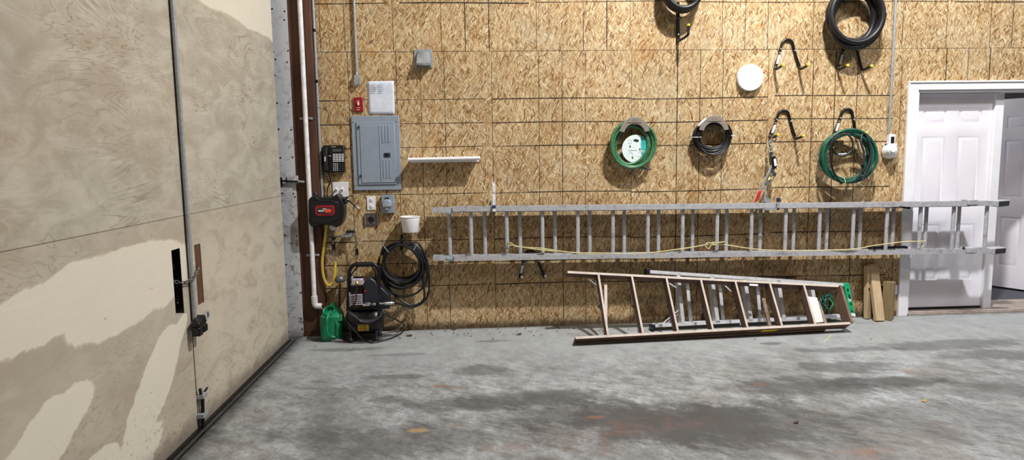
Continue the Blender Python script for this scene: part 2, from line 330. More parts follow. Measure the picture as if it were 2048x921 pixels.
MT = dict(
    osb=osb(), ply=plywood(), conc=concrete(), strip=painted_strip(),
    post=woodmat('brown_stained_post', '3b261c', '543728', '6b4938', 'z', .6, .35),
    pvc=simple('white_plastic_pipe', 'e4e2e4', .4, dirt=('8a817a', .35), sc=20),
    galv=simple('galvanised_metal', 'a4a8ac', .4, .35, .15, 60),
    alu=simple('worn_aluminium', 'b4b4b8', .42, .15, .12, 35, dirt=('5d5a58', .5)),
    brightalu=simple('bright_aluminium', 'dfe1e5', .32, .25, .08, 30),
    rubber=simple('black_rubber', '101116', .45, spec=.5), black=simple('black_plastic', '0a0a0c', .4, spec=.5),
    dark=simple('dark_grey_plastic', '2b2e36', .5), iron=simple('black_painted_steel', '100e11', .35, .2),
    green=simple('green_rubber_hose', '3d6e4a', .4, var=.2), dgreen=simple('dark_green_hose', '14503f', .38, var=.2), jug=simple('green_plastic', '0e7c52', .4, var=.15, sc=14, dirt=('0a5238', .5)), fluff=simple('grey_fluff', '9a9a9f', .9),
    capgreen=simple('green_moulded_plastic', '0f9d69', .4), tarn=simple('tarnished_metal', '6a655f', .45, .3, .25, 50), bellm=simple('weathered_grey_metal', '565a5c', .4, .3, .3, 60), yellow=simple('yellow_hose', 'c0a744', .45, dirt=('8f7724', .5)), ytip=simple('yellow_rubber_tip', 'd8c838', .45),
    white=simple('white_plastic', 'e6e6ea', .4, var=.04), white2=simple('white_paint', 'e8e8ec', .4, var=.03, sc=8), door=simple('white_door_paint', 'e6e3eb', .38, var=.02, sc=5),
    panel=simple('grey_panel_enamel', '8c98a6', .35, var=.04, sc=12), pdark=simple('dark_panel_slot', '2e3440', .4), red=simple('red_enamel', '92121f', .35),
    taupe=simple('taupe_plastic', '82796f', .45, var=.06), brass=simple('brass', 'b08d3a', .3, .85), copper=simple('copper', '5d3a2a', .35, .8), chrome=simple('chrome', 'cfd2d6', .18, .95),
    paper=simple('paper_in_plastic', 'd3dae6', .18, var=.05, sc=25), ink=simple('printed_ink', 'aab3c4', .6), redgrip=simple('red_grip', 'b3242c', .45), yl=simple('yellow_label', 'cfa92c', .5, dirt=('5d4a14', .6)),
    rope=simple('straw_rope', 'c9be8c', .8), teal=simple('teal_print', '2fa7a3', .5, var=.25, sc=18), card=simple('pale_card', 'd7e4e2', .45, var=.04),
    slate=simple('slate_shroud', '20232c', .45, var=.1, sc=30), fin=simple('pale_cast_metal', 'b9b4c0', .5, .2), tub=simple('white_tub_plastic', 'ebeaec', .3, var=.03), metalplate=simple('stainless_plate', '7c7078', .25, .8),
    pine=woodmat('new_pine', 'ad9674', 'bea684', 'ccb694', 'z', .6), oldpine=woodmat('weathered_lumber', '6b5a42', '857352', '9c8a68', 'z', .6), dlum=woodmat('dark_lumber', '493a30', '5a493c', '68564a', 'z'),
    ladwood=woodmat('weathered_ladder_wood', '6b574a', '8c786a', 'a3917f', 'x', .8, .4), stepwood=woodmat('brown_step_wood', '5c463a', '725a4b', '866d5d', 'z', .8), step=woodmat('pale_step_wood', 'a89c90', 'bcb0a4', 'cbc0b5', 'z', .8), railwood=woodmat('brown_rail_wood', '4c372c', '64493b', '7a5d4c', 'x', .7, .5),
    carpet=simple('dark_carpet', '44464f', .9, sc=200), beyond=simple('neighbour_wall_paint', 'b8b4bc', .6, var=.02), sill=simple('worn_sill', '9c9088', .7, var=.15, sc=12, dirt=('5e4a40', .7)),
    brownslot=woodmat('brown_backing_board', '4e3425', '5d4030', '6b4c3a', 'z', .6), pit=simple('dark_recess', '0d0b0a', .7), leaf=simple('dead_leaf', '4a3326', .8), yleaf=simple('yellow_leaf', 'b59a52', .7),
    lamp=emis('lamp_diffuser', 'ffffff', 5.0), drywhite=simple('warning_white', 'd8d8da', .5), ceil=simple('ceiling_paint', 'c9c7c4', .8), lcd=simple('phone_display', '4a4d48', .2), key=simple('phone_key', 'a9a9ae', .5), orange=simple('orange_button', 'd9573c', .4))

# ------------------------------------------------------------------ mesh builder
class MB:
    def __init__(s): s.v = []; s.f = []; s.sm = []
    def add(s, vs, fs, smooth=True):
        b = len(s.v); s.v += [V(p) for p in vs]
        for f in fs: s.f.append([i+b for i in f]); s.sm.append(smooth)
        return s
    def box(s, c, d, R=None):
        c = V(c); q = []
        for sx in (-1, 1):
            for sy in (-1, 1):
                for sz in (-1, 1):
                    p = V((sx*d[0]/2, sy*d[1]/2, sz*d[2]/2))
                    q.append(c + (R @ p if R else p))
        return s.add(q, [(0, 1, 3, 2), (4, 6, 7, 5), (0, 4, 5, 1), (2, 3, 7, 6), (0, 2, 6, 4), (1, 5, 7, 3)], False)
    def mm(s, a, b): a, b = V(a), V(b); return s.box((a+b)/2, b-a)
    def obar(s, p, q, a, b):
        p, q, a, b = V(p), V(q), V(a), V(b)
        vs = [p-a-b, p+a-b, p+a+b, p-a+b, q-a-b, q+a-b, q+a+b, q-a+b]
        return s.add(vs, [(3, 2, 1, 0), (4, 5, 6, 7), (0, 1, 5, 4), (1, 2, 6, 5), (2, 3, 7, 6), (3, 0, 4, 7)], False)
    def ext(s, poly, d, smooth=False):
        n = len(poly); d = V(d); vs = [V(p) for p in poly]+[V(p)+d for p in poly]
        return s.add(vs, [list(range(n))[::-1], list(range(n, 2*n))]+[(i, (i+1) % n, (i+1) % n+n, i+n) for i in range(n)], smooth)
    def tube(s, pts, r, n=8, closed=False, caps=True):
        pts = [V(p) for p in pts]; N = len(pts)
        if N < 2: return s
        tg = []
        for i in range(N):
            a = pts[(i-1) % N] if (closed or i > 0) else pts[i]; b = pts[(i+1) % N] if (closed or i < N-1) else pts[i]
            d = b-a; tg.append(d.normalized() if d.length > 1e-9 else V((0, 0, 1)))
        up = V((0, 0, 1)) if abs(tg[0].z) < .9 else V((0, 1, 0))
        nn = (up - tg[0]*up.dot(tg[0])).normalized(); vs = []
        for i in range(N):
            nn = nn - tg[i]*nn.dot(tg[i])
            nn = nn.normalized() if nn.length > 1e-6 else tg[i].orthogonal().normalized()
            bn = tg[i].cross(nn); rr = r[min(i, len(r)-1)] if isinstance(r, (list, tuple)) else r
            for k in range(n):
                a = 2*PI*k/n; vs.append(pts[i]+nn*(rr*math.cos(a))+bn*(rr*math.sin(a)))
        fs = []
        for i in range(N if closed else N-1):
            for k in range(n):
                a, b = i*n+k, i*n+(k+1) % n; c, d = ((i+1) % N)*n+(k+1) % n, ((i+1) % N)*n+k
                fs.append((a, b, c, d))
        if caps and not closed: fs += [list(range(n))[::-1], list(range((N-1)*n, N*n))]
        return s.add(vs, fs)
    def lathe(s, c, ax, prof, n=28, sx=1.0):
        c = V(c); ax = V(ax).normalized(); u = ax.orthogonal().normalized(); w = ax.cross(u); vs = []; fs = []
        for (r, h) in prof:
            for k in range(n):
                a = 2*PI*k/n; vs.append(c+ax*h+u*(r*math.cos(a))+w*(r*math.sin(a)))
        for i in range(len(prof)-1):
            for k in range(n):
                fs.append((i*n+k, i*n+(k+1) % n, (i+1)*n+(k+1) % n, (i+1)*n+k))
        if prof[0][0] > 1e-5: fs.append(list(range(n))[::-1])
        if prof[-1][0] > 1e-5: fs.append(list(range((len(prof)-1)*n, len(prof)*n)))
        return s.add(vs, fs)
    def ball(s, c, r, n=12, sc=(1, 1, 1)):
        c = V(c); vs = []; fs = []
        for i in range(n//2+1):
            t_ = PI*i/(n//2)
            for k in range(n):
                a = 2*PI*k/n; vs.append(c+V((r*sc[0]*math.sin(t_)*math.cos(a), r*sc[1]*math.sin(t_)*math.sin(a), r*sc[2]*math.cos(t_))))
        for i in range(n//2):
            for k in range(n): fs.append((i*n+k, (i+1)*n+k, (i+1)*n+(k+1) % n, i*n+(k+1) % n))
        return s.add(vs, fs)
    def rings(s, rings):
        n = len(rings[0]); vs = [p for r in rings for p in r]; fs = []
        for i in range(len(rings)-1):
            for k in range(n): fs.append((i*n+k, i*n+(k+1) % n, (i+1)*n+(k+1) % n, (i+1)*n+k))
        fs += [list(range(n))[::-1], list(range((len(rings)-1)*n, len(rings)*n))]
        return s.add(vs, fs)
    def build(s, name, mat, parent=None, bev=0.0, loc=None, label=None):
        me = bpy.data.meshes.new(name); o = bpy.data.objects.new(name, me); COL.objects.link(o)
        org = V((0, 0, 0))
        if parent is not None: org = WL[parent]; o.parent = parent
        elif loc is not None: org = V(loc); o.location = org
        own = V(loc) - org if (parent is not None and loc is not None) else V((0, 0, 0))
        if parent is not None and loc is not None: o.location = own
        WL[o] = org + own
        me.from_pydata([tuple(p-WL[o]) for p in s.v], [], s.f); me.update()
        bm = bmesh.new(); bm.from_mesh(me)
        bmesh.ops.remove_doubles(bm, verts=bm.verts, dist=1e-6)
        bmesh.ops.recalc_face_normals(bm, faces=bm.faces)
        for f in bm.faces: f.smooth = True
        for e in bm.edges:
            if len(e.link_faces) == 2: e.smooth = e.calc_face_angle(0) < math.radians(38)
        bm.to_mesh(me); bm.free()
        me.materials.append(MT[mat] if isinstance(mat, str) else mat)
        if bev:
            b = o.modifiers.new('bevel', 'BEVEL'); b.width = bev; b.segments = 2; b.limit_method = 'ANGLE'; b.harden_normals = False
        if label: o['label'] = label
        return o
WL = {}
def tag(o, label, cat, group=None, kind=None):
    if label: o['label'] = label
    if cat: o['category'] = cat
    if group: o['group'] = group
    if kind: o['kind'] = kind
    return o
def thing(name, loc, label, cat, group=None):
    o = bpy.data.objects.new(name, None); COL.objects.link(o); o.location = V(loc); o.empty_display_size = .05
    WL[o] = V(loc); return tag(o, label, cat, group)
def struct(o, label=None, cat=None):
    o['kind'] = 'structure'; return tag(o, label, cat)
def smooth(pts, n=6, closed=False):
    pts = [V(p) for p in pts]; N = len(pts); out = []
    for i in range(N if closed else N-1):
        g = lambda k: pts[k % N] if closed else pts[max(0, min(N-1, k))]
        p0, p1, p2, p3 = g(i-1), g(i), g(i+1), g(i+2)
        for k in range(n):
            t = k/n
            out.append(.5*((2*p1)+(p2-p0)*t+(2*p0-5*p1+4*p2-p3)*t*t+(3*p1-p0-3*p2+p3)*t*t*t))
    if not closed: out.append(pts[-1])
    return out
def word(txt, name, size, o, ux, uy, mat, parent):
    cu = bpy.data.curves.new(name, 'FONT'); cu.body = txt; cu.size = size; cu.align_x = 'CENTER'; cu.align_y = 'CENTER'; cu.extrude = .0004
    tmp = bpy.data.objects.new('tmp', cu); COL.objects.link(tmp)
    dg = bpy.context.evaluated_depsgraph_get(); me = bpy.data.meshes.new_from_object(tmp.evaluated_get(dg)); bpy.data.objects.remove(tmp)
    ux, uy = V(ux).normalized(), V(uy).normalized(); uz = ux.cross(uy)
    b = MB(); b.add([V(o)+ux*v.co.x+uy*v.co.y+uz*v.co.z for v in me.vertices], [list(p.vertices) for p in me.polygons], False)
    return b.build(name, mat, parent)
X, Yv, Z = V((1, 0, 0)), V((0, 1, 0)), V((0, 0, 1))

# ------------------------------------------------------------------ the room
struct(MB().mm((-2.3, -9, -.12), (8.2, .45, 0)).build('floor', 'conc'), 'stained grey concrete slab', 'floor')
DX0, DX1, DZ = 3.80, 5.97, 2.075      # doorway
wb = MB(); TOP = 4.9
wb.mm((-1.66, 0, -.02), (DX0, .13, TOP)); wb.mm((DX0, 0, DZ), (DX1, .13, TOP)); wb.mm((DX1, 0, -.02), (8.2, .13, TOP))
struct(wb.build('wall_back', 'osb'), 'strand board wall with inked nailing lines', 'wall')
wl = MB().mm((-2.3, -9, 0), (-2.12, .2, TOP)); struct(wl.build('wall_left', 'beyond'), 'pale wall plane behind the plywood doors', 'wall')
struct(MB().mm((-2.3, -.05, 0), (-1.62, .13, TOP)).build('wall_corner', 'post'), 'dark timber corner behind the white strip', 'wall')

# plywood sliding doors, each with a hand slot cut through
T = .045
def slotted(y0, y1, z0, z1, hy0, hy1, hz0, hz1):
    b = MB(); x0, x1 = XL-T, XL
    for (a, c, d, e) in ((y0, hy0, z0, z1), (hy1, y1, z0, z1), (hy0, hy1, z0, hz0), (hy0, hy1, hz1, z1)): b.mm((x0, a, d), (x1, c, e))
    return b
d1 = struct(slotted(-7.2, -2.062, .012, 4.3, -2.235, -2.135, .70, 1.06).build('door_1', 'ply'), 'nearer plywood sliding door with the dark slot and pale streaks', 'door')
d2 = struct(slotted(-2.048, -.2176, .012, 4.3, -1.952, -1.868, .70, 1.05).build('door_2', 'ply'), 'farther plywood sliding door with the brown slot, next to the corner', 'door')
MB().mm((XL-.14, -2.26, .66), (XL-.12, -2.10, 1.1)).build('slot_shade_back', 'pit', d1)  # near-black back panel paints the shade inside the slot
MB().mm((XL-T+.001, -2.1375, .701), (XL-.001, -2.1352, 1.059)).build('slot_lining', 'iron', d1)
b = MB().obar((XL-.06, -2.20, 1.05), (XL-.05, -2.215, .74), (0, .018, 0), (.006, 0, 0)); b.box((XL-.04, -2.19, .96), (.03, .07, .03)); b.build('slot_bracket', 'iron', d1)
MB().mm((XL-.04, -1.951, .701), (XL-.004, -1.869, 1.049)).build('backing_board', 'brownslot', d2)
# lock rod down the meeting edge
rodtop, rodbot = V((XL+.018, -2.052, 4.2)), V((XL+.018, -2.052, .64))
rod = MB().tube([rodtop, rodbot], .0125, 10).build('edge_rod', 'galv', d2, label='grey steel rod down the meeting edge')
MB().mm((XL-.03, -2.062, .012), (XL-.025, -2.048, 4.3)).build('edge_gap', 'pit', d2)
MB().mm((XL+.0005, -2.046, .64), (XL+.004, -2.036, 4.2)).build('rod_shadow_strip', 'brownslot', d2)  # dark strip painted in as the rod's shadow on the door
# foot bolt at the bottom
b = MB(); fb = lambda x, y: PX(x, y, XL+.02)
b.tube([fb(405, 790), fb(406, 855)], .011, 8); b.build('foot_bolt', 'iron', d2)
b = MB(); b.box(fb(404, 792), (.04, .06, .02)); b.box(fb(405, 830), (.04, .07, .022)); b.build('bolt_bracket', 'galv', d2)
b = MB(); b.obar(fb(406, 789), fb(414, 777), (.006, 0, 0), (0, .006, .004)); b.obar(fb(402, 790), fb(400, 778), (.006, 0, 0), (0, .008, 0)); b.build('bolt_handle', 'iron', d2)
# floor track
b = MB(); b.mm((XL+.005, -7, .0), (XL+.022, -.22, .011)); b.mm((XL+.05, -7, 0), (XL+.058, -.22, .008))
tag(b.build('floor_track', 'iron'), 'dark metal track along the foot of the plywood doors', 'track')

# chain from slot to slot and black padlock latch
ch = thing('door_chain', PX(370, 562), 'steel chain looped between the slots of the two plywood doors', 'chain')
cpts = smooth([V((XL-.05, -2.19, .90)), V((XL+.008, -2.150, .868)), V((XL+.022, -2.10, .876)), V((XL+.040, -2.052, .889)), V((XL+.022, -1.99, .905)), V((XL+.008, -1.93, .915)), V((XL-.012, -1.915, .915))], 5)
cb = MB()
def chain_links(cb, pts, L=.026, r=.003, w=.008):
    acc = [pts[0]]; k = 0; i = 0; cur = pts[0]
    for p in pts[1:]:
        while (p-cur).length >= L*.72:
            d = (p-cur).normalized(); nx = cur+d*L*.72
            up = Z if abs(d.z) < .8 else X
            sd = d.cross(up).normalized(); sd = sd if k % 2 else d.cross(sd).normalized()
            mid = (cur+nx)/2
            cb.tube([mid+d*(L/2*math.cos(a))+sd*(w*math.sin(a)) for a in [2*PI*j/10 for j in range(10)]], r, 5, closed=True); k += 1; cur = nx
    return cb
chain_links(cb, cpts).build('chain_links', 'tarn', ch)
chain_links(MB(), smooth([V((XL-.02, -2.14, .87)), V((XL-.03, -2.142, .8)), V((XL-.03, -2.145, .745))], 4)).build('hanging_end', 'iron', ch)
lt = thing('rod_lock', PX(377, 652), 'black lock clamped to the rod on the plywood doors', 'lock')
lc = V((XL+.045, -2.07, .625))
MB().box(lc, (.05, .10, .05), Euler((.35, 0, 0)).to_matrix()).build('lock_body', 'iron', lt, bev=.006)
b = MB(); b.box(lc+V((.005, -.03, -.04)), (.045, .05, .05)); b.box(lc+V((.01, .03, -.035)), (.04, .05, .045)); b.build('hasp', 'iron', lt, bev=.008)
MB().tube(smooth([lc+V((.01, .03, .02)), lc+V((.02, .07, .05)), lc+V((.02, .09, .02)), lc+V((.01, .07, -.005))], 4), .007, 7).build('shackle', 'galv', lt)
MB().tube([lc+V((-.026, .02, -.05)), lc+V((-.026, .02, .04))], .006, 6).build('hinge_pin', 'iron', lt)

# white strip and brown post
YS = -.095
t0, t1 = P(557, 20, YS), P(594, 660, YS)
tx = (t0.x+t1.x)/2; 
t1o = struct(MB().mm((tx-.11, YS, 0), (tx+.062, YS+.04, TOP)).build('trim_1', 'strip'), 'scuffed white metal strip beside the plywood doors', 'trim')
sc = MB()
for yy in (22, 45, 100, 120, 155, 205, 262, 318, 382, 400, 470, 530, 585, 640, 665):
    for xx, dx in ((-.06, 0), (.045, 0)):
        if random.random() < .8:
            q = P(575, yy + random.uniform(-6, 6), YS); sc.lathe((tx+xx+random.uniform(-.01, .01), YS, q.z), (0, -1, 0), [(.007, 0), (.006, .003), (0, .004)], 8)
sc.build('screw_heads', 'iron', t1o)
pxl = tx+.0625; pxr = P(634, 300, YS).x
po = MB(); mid = pxl+.125
po.mm((pxl, YS+.005, .03), (mid, YS+.05, TOP)); po.mm((mid+.003, YS-.0, .03), (pxr, YS+.05, TOP)); po.mm((pxl, YS+.05, 0.0), (pxr, .0, TOP))
po.mm((pxl, YS-.005, 0), (pxr, YS+.04, .028))
struct(po.build('trim_2', 'post', bev=.003), 'dark brown timber post beside the white strip', 'trim')

# slide bolt across the strip
sb = thing('slide_bolt', P(583, 360, YS-.02), 'grey slide bolt on the white strip by the plywood doors', 'bolt')
c, w, h = rect(575, 352, 597, 367, YS); MB().box(c+V((0, -.006, 0)), (w, .012, h)).build('bolt_plate', 'strip', sb, bev=.002)
MB().tube([P(561, 362, YS-.02), P(603, 364, YS-.02)], .008, 8).build('bolt_rod', 'iron', sb)
MB().obar(P(596, 363, YS-.03), P(609, 364, YS-.03), (0, 0, .009), (0, .006, 0)).build('bolt_handle', 'galv', sb, bev=.002)
MB().mm(P(560, 373, YS-.01)+V((-.004, -.012, 0)), P(563, 355, YS-.01)+V((.004, .012, 0))).build('keeper', 'iron', sb)

# ------------------------------------------------------------------ doorway
def mould(b, o, eu, ev, en, U, Vv, panels, th):
    """slab face with raised-and-fielded panels; panels (u0,u1,v0,v1)"""
    us = sorted({0, U} | {p[0] for p in panels} | {p[1] for p in panels}); vs_ = sorted({0, Vv} | {p[2] for p in panels} | {p[3] for p in panels})
    W = lambda u, v, d: V(o)+V(eu)*u+V(ev)*v+V(en)*d
    for side in (0, 1):
        D = (lambda d: d) if side == 0 else (lambda d: -th-d)
        for i in range(len(us)-1):
            for j in range(len(vs_)-1):
                u0, u1, v0, v1 = us[i], us[i+1], vs_[j], vs_[j+1]
                pn = [p for p in panels if u0 >= p[0]-1e-6 and u1 <= p[1]+1e-6 and v0 >= p[2]-1e-6 and v1 <= p[3]+1e-6]
                if not pn: b.add([W(u0, v0, D(0)), W(u1, v0, D(0)), W(u1, v1, D(0)), W(u0, v1, D(0))], [(0, 1, 2, 3)], False)
        for (u0, u1, v0, v1) in panels:
            loops = []
            for ins, d in ((0, 0), (.012, -.008), (.018, -.008), (.042, -.001), (.044, -.001)):
                loops.append([W(u0+ins, v0+ins, D(d)), W(u1-ins, v0+ins, D(d)), W(u1-ins, v1-ins, D(d)), W(u0+ins, v1-ins, D(d))])
            for a, c in zip(loops, loops[1:]):
                for k in range(4): b.add([a[k], a[(k+1) % 4], c[(k+1) % 4], c[k]], [(0, 1, 2, 3)], False)
            b.add(loops[-1], [(0, 1, 2, 3)], False)
    q = [W(0, 0, 0), W(U, 0, 0), W(U, Vv, 0), W(0, Vv, 0)]; r = [p-V(en)*th for p in q]
    for k in range(4): b.add([q[k], q[(k+1) % 4], r[(k+1) % 4], r[k]], [(0, 1, 2, 3)], False)
    return b
YD = .105
b = MB(); b.mm((DX0-.075, -.018, 0), (DX0+.012, 0.0, DZ-.013)); b.mm((DX0-.085, -.028, 0), (DX0-.0752, 0.0, DZ+.049)); struct(b.build('trim_3', 'white2', bev=.003), 'white casing left of the doorway', 'trim')
b = MB(); b.mm((DX0-.075, -.018, DZ-.012), (DX1+.1, 0, DZ+.05)); b.mm((DX0-.085, -.028, DZ+.0502), (DX1+.11, 0, DZ+.066)); struct(b.build('trim_4', 'white2', bev=.003), 'white casing over the doorway', 'trim')
b = MB(); b.mm((DX0, 0, 0), (DX0+.03, .16, DZ)); b.mm((DX1-.03, 0, 0), (DX1, .16, DZ)); b.mm((DX0, 0, DZ-.03), (DX1, .16, DZ)); b.mm((DX0+.03, YD+.045, .05), (DX0+.045, .16, DZ-.03))
struct(b.build('trim_5', 'white2'), 'white jamb lining of the doorway', 'trim')
lw = P(1988, 300, YD).x-(DX0+.034)
LX = DX0+.034; LZ0 = .05; LH = DZ-.035-LZ0
def col(xa, xb): return P(xa, 300, YD).x-LX, P(xb, 300, YD).x-LX
def rowz(ya, yb): return P(1900, yb, YD).z-LZ0, P(1900, ya, YD).z-LZ0
g0 = (.115, .115+.225); g1 = (lw-.115-.225-.02, lw-.135)
rows = [rowz(215, 249), rowz(272, 413), rowz(447, 562)]
pans = [(g[0], g[1], r[0], r[1]) for g in (g0, g1) for r in rows]
dd = mould(MB(), (LX, YD, LZ0), X, Z, -Yv, lw, LH, pans, .04).build('door_3', 'door'); struct(dd, 'closed white six-panel door leaf behind the long ladder', 'door')
b = MB(); b.mm((LX+lw-.035, YD-.03, .02), (LX+lw+.045, YD+.0, DZ-.035)); b.build('astragal', 'white2', dd, bev=.003)
MB().mm((LX, YD-.006, .028), (LX+lw-.04, YD+.03, .05)).build('door_sweep', 'pit', dd)
MB().mm((LX+lw-.03, YD-.033, .002), (LX+lw+.04, YD, .022)).build('flush_bolt', 'iron', dd)
# open leaf, hinged at the right jamb and swung into the next room
hg = V((5.93, .23, .035)); eu = V((.47, -.883, 0)).normalized(); ow = 1.0; fo = hg-eu*ow; en = V((eu.y, -eu.x, 0))
if en.dot(CAM-fo) < 0: en = -en
def uv2(x, y):
    q = PP(x, y, fo, en); return (q-fo).dot(eu), q.z-fo.z
ua, ub = uv2(1996, 480)[0], uv2(2040, 480)[0]
rows2 = [(uv2(2018, 535)[1], uv2(2018, 433)[1]), (uv2(2018, 397)[1], uv2(2018, 280)[1]), (uv2(2018, 258)[1], uv2(2018, 232)[1])]
pw = ub-ua
pan2 = [(c_, c_+pw, r[0], r[1]) for c_ in (ua, ow-ua-pw) for r in rows2]
d4 = mould(MB(), fo, eu, Z, en, ow, 2.02, pan2, .04).build('door_4', 'door'); struct(d4, 'open white six-panel door leaf swung into the next room', 'door')
# room beyond
b = MB(); b.mm((2.6, .45, -.03), (8.2, 3.2, .012)); struct(b.build('floor_beyond', 'carpet'), 'dark carpet of the next room', 'floor')
b = MB(); b.mm((DX0-.08, .0, -.02), (DX1, .45, .018)); b.mm((DX0, .012, .016), (DX1, .10, .028)); struct(b.build('trim_6', 'sill', bev=.004), 'worn dirty door sill', 'sill')
b = MB(); b.mm((2.6, 3.2, 0), (8.2, 3.3, 2.7)); b.mm((8.2, .1, 0), (8.3, 3.3, 2.7)); b.mm((2.5, .13, 0), (2.6, 3.3, 2.7)); struct(b.build('wall_beyond', 'beyond'), 'pale wall of the next room', 'wall')
struct(MB().mm((2.5, .13, 2.45), (8.3, 3.3, 2.55)).build('ceiling_beyond', 'ceil'), 'ceiling of the next room', 'ceiling')

# ------------------------------------------------------------------ pipes and boxes on the left
def strap(b, q, r, w=.09, y=0.0):
    b.tube([q+V((r*1.25*math.cos(a), -r*1.25*math.sin(a), 0)) for a in [PI*k/8 for k in range(9)]], .004, 6)
    for s_ in (-1, 1):
        b.box(q+V((s_*(r+w/4), .01, 0)), (w/2, .006, .018)); b.lathe(q+V((s_*(r+w/4), .006, 0)), (0, -1, 0), [(.007, 0), (.005, .004), (0, .005)], 8)
pp = thing('water_pipe', P(632, 612, YS-.03), 'white plastic pipe running down the dark brown post to an elbow', 'pipe')
p0, p1 = P(597.5, 0, YS-.03), P(631, 604, YS-.03); pxx = (p0.x+p1.x)/2
MB().tube([(pxx, YS-.03, TOP-.3), (pxx, YS-.03, p1.z)], .0195, 14).build('pipe_run', 'pvc', pp)
b = MB(); el = smooth([V((pxx, YS-.03, p1.z+.03)), V((pxx, YS-.03, p1.z-.01)), V((pxx+.012, YS-.03, p1.z-.035)), V((pxx+.045, YS-.03, p1.z-.04)), V((pxx+.06, YS-.03, p1.z-.04))], 5)
b.tube(el, .026, 12); b.tube([(pxx, YS-.03, p1.z+.05), (pxx, YS-.03, p1.z)], .027, 12); b.build('elbow', 'pvc', pp)
MB().tube([(pxx+.05, YS-.03, p1.z-.04), (pxx+.10, YS-.03, p1.z-.04)], .011, 10).build('copper_stub', 'copper', pp)
for (sx, sy) in ((615, 237), (628, 511)):
    b = MB(); q = P(sx, sy, YS-.02); strap(b, V((pxx, YS-.018, q.z)), .0195, .07); b.build('pipe_strap', 'galv', pp)
cn = thing('grey_conduit', P(650, 340, -.03), 'grey conduit between the brown post and the boards, running down to the phone', 'conduit')
cx_ = P(625.5, 0, -.035).x; zlow = P(650, 400, -.03).z
cpx = [V((cx_, -.035, TOP-.3)), V((cx_, -.035, zlow))]
MB().tube(cpx, .0125, 10).build('conduit_run', 'galv', cn)
for yy in (61, 163): q = V((cx_, -.035, P(630, yy, -.035).z)); MB().tube([q+Z*.012, q-Z*.012], .0145, 10).build('coupling', 'iron', cn)
MB().tube([V((cx_-.010, -.011, TOP-.3)), V((cx_-.010, -.011, zlow))], .0095, 8).build('black_cable', 'rubber', cn)
b = MB(); strap(b, V((cx_, -.035, P(643, 214, -.035).z)), .0125, .03); b.build('conduit_strap', 'galv', cn)
c2 = thing('metal_conduit', P(713, 170, -.02), 'thin metal conduit dropping to a grey fitting above the red switch', 'conduit')
q = P(714, 150, -.02); MB().tube([(q.x, -.02, TOP-.3), (q.x, -.02, q.z)], .0105, 10).build('conduit_run', 'galv', c2)
c, w, h = rect(708.5, 147, 719, 172, -.02); b = MB(); b.box(c+V((0, .002, -.0)), (w, .036, h*.7)); b.tube([c+Z*h*.55, c+Z*h*.3], .014, 10); b.ext([c+V((-w/2, .018, -h*.35)), c+V((w/2, .018, -h*.35)), c+V((w*.25, .018, -h*.5)), c+V((-w*.25, .018, -h*.5))], (0, -.034, 0)); b.build('fitting', 'galv', c2, bev=.003)

# vent hood
c, w, h = rect(829, 99, 865, 136); vh = thing('vent_hood', c, 'small galvanised vent hood high on the wall right of the paper', 'vent')
MB().box(c+V((0, -.006, 0)), (w, .012, h)).build('back_flange', 'galv', vh, bev=.002)
b = MB(); D = .08
f0 = [c+V((s_*w*.33, -.012, h*.40)) for s_ in (-1, 1)]; f1 = [c+V((s_*w*.34, -D, -h*.29)) for s_ in (1, -1)]; lo = [c+V((s_*w*.40, -.012, -h*.47)) for s_ in (-1, 1)]; fl = [c+V((s_*w*.40, -D*.95, -h*.44)) for s_ in (-1, 1)]
vs = [f0[0], f0[1], f1[0], f1[1], lo[0], lo[1], fl[0], fl[1]]
b.add(vs, [(0, 1, 2, 3), (3, 2, 7, 6), (0, 3, 6, 4), (1, 5, 7, 2)], False); hood = b.build('hood', 'galv', vh)
sm_ = hood.modifiers.new('thick', 'SOLIDIFY'); sm_.thickness = .003
MB().obar(c+V((-w*.33, -.03, -h*.30)), c+V((w*.33, -.03, -h*.30)), (0, 0, .004), (0, .015, .006)).build('flap', 'metalplate', vh)

# paper sheet in plastic
c = P(763, 196, 0); pa = thing('taped_paper', c, 'typed white sheet in a clear sleeve above the grey electrical panel', 'paper')
b = MB(); cs = [P(736, 163), P(788, 162), P(790, 229), P(738, 229)]
def sheet(b, cs, y, n=8, amp=.004, seed=0):
    g = []
    for j in range(n+1):
        for i in range(n+1):
            u, v = i/n, j/n; q = (cs[0]*(1-u)+cs[1]*u)*(1-v)+(cs[3]*(1-u)+cs[2]*u)*v
            g.append(q+V((0, y-amp*abs(math.sin(u*5+seed)+math.sin(v*7+seed*2+u*3)), 0)))
    return b.add(g, [(j*(n+1)+i, j*(n+1)+i+1, (j+1)*(n+1)+i+1, (j+1)*(n+1)+i) for j in range(n) for i in range(n)])
o = sheet(MB(), [P(734, 166), P(787, 165), P(789, 228), P(737, 227)], -.001, 8, .0).build('back_sheet', 'drywhite', pa); md = o.modifiers.new('t', 'SOLIDIFY'); md.thickness = .001
o = sheet(b, cs, -.002, 10, .0022, 1).build('sleeve', 'paper', pa); md = o.modifiers.new('t', 'SOLIDIFY'); md.thickness = .001
b = MB()
for k in range(5):
    for (xa, xb) in ((744, 752+(k*5) % 6), (759, 765+(k*3) % 5)):
        q0, q1 = P(xa, 168+k*3.6), P(xb, 168+k*3.6); b.mm(q0+V((0, -.0165, -.0025)), q1+V((0, -.0155, .0025)))
b.build('typed_lines', 'ink', pa)

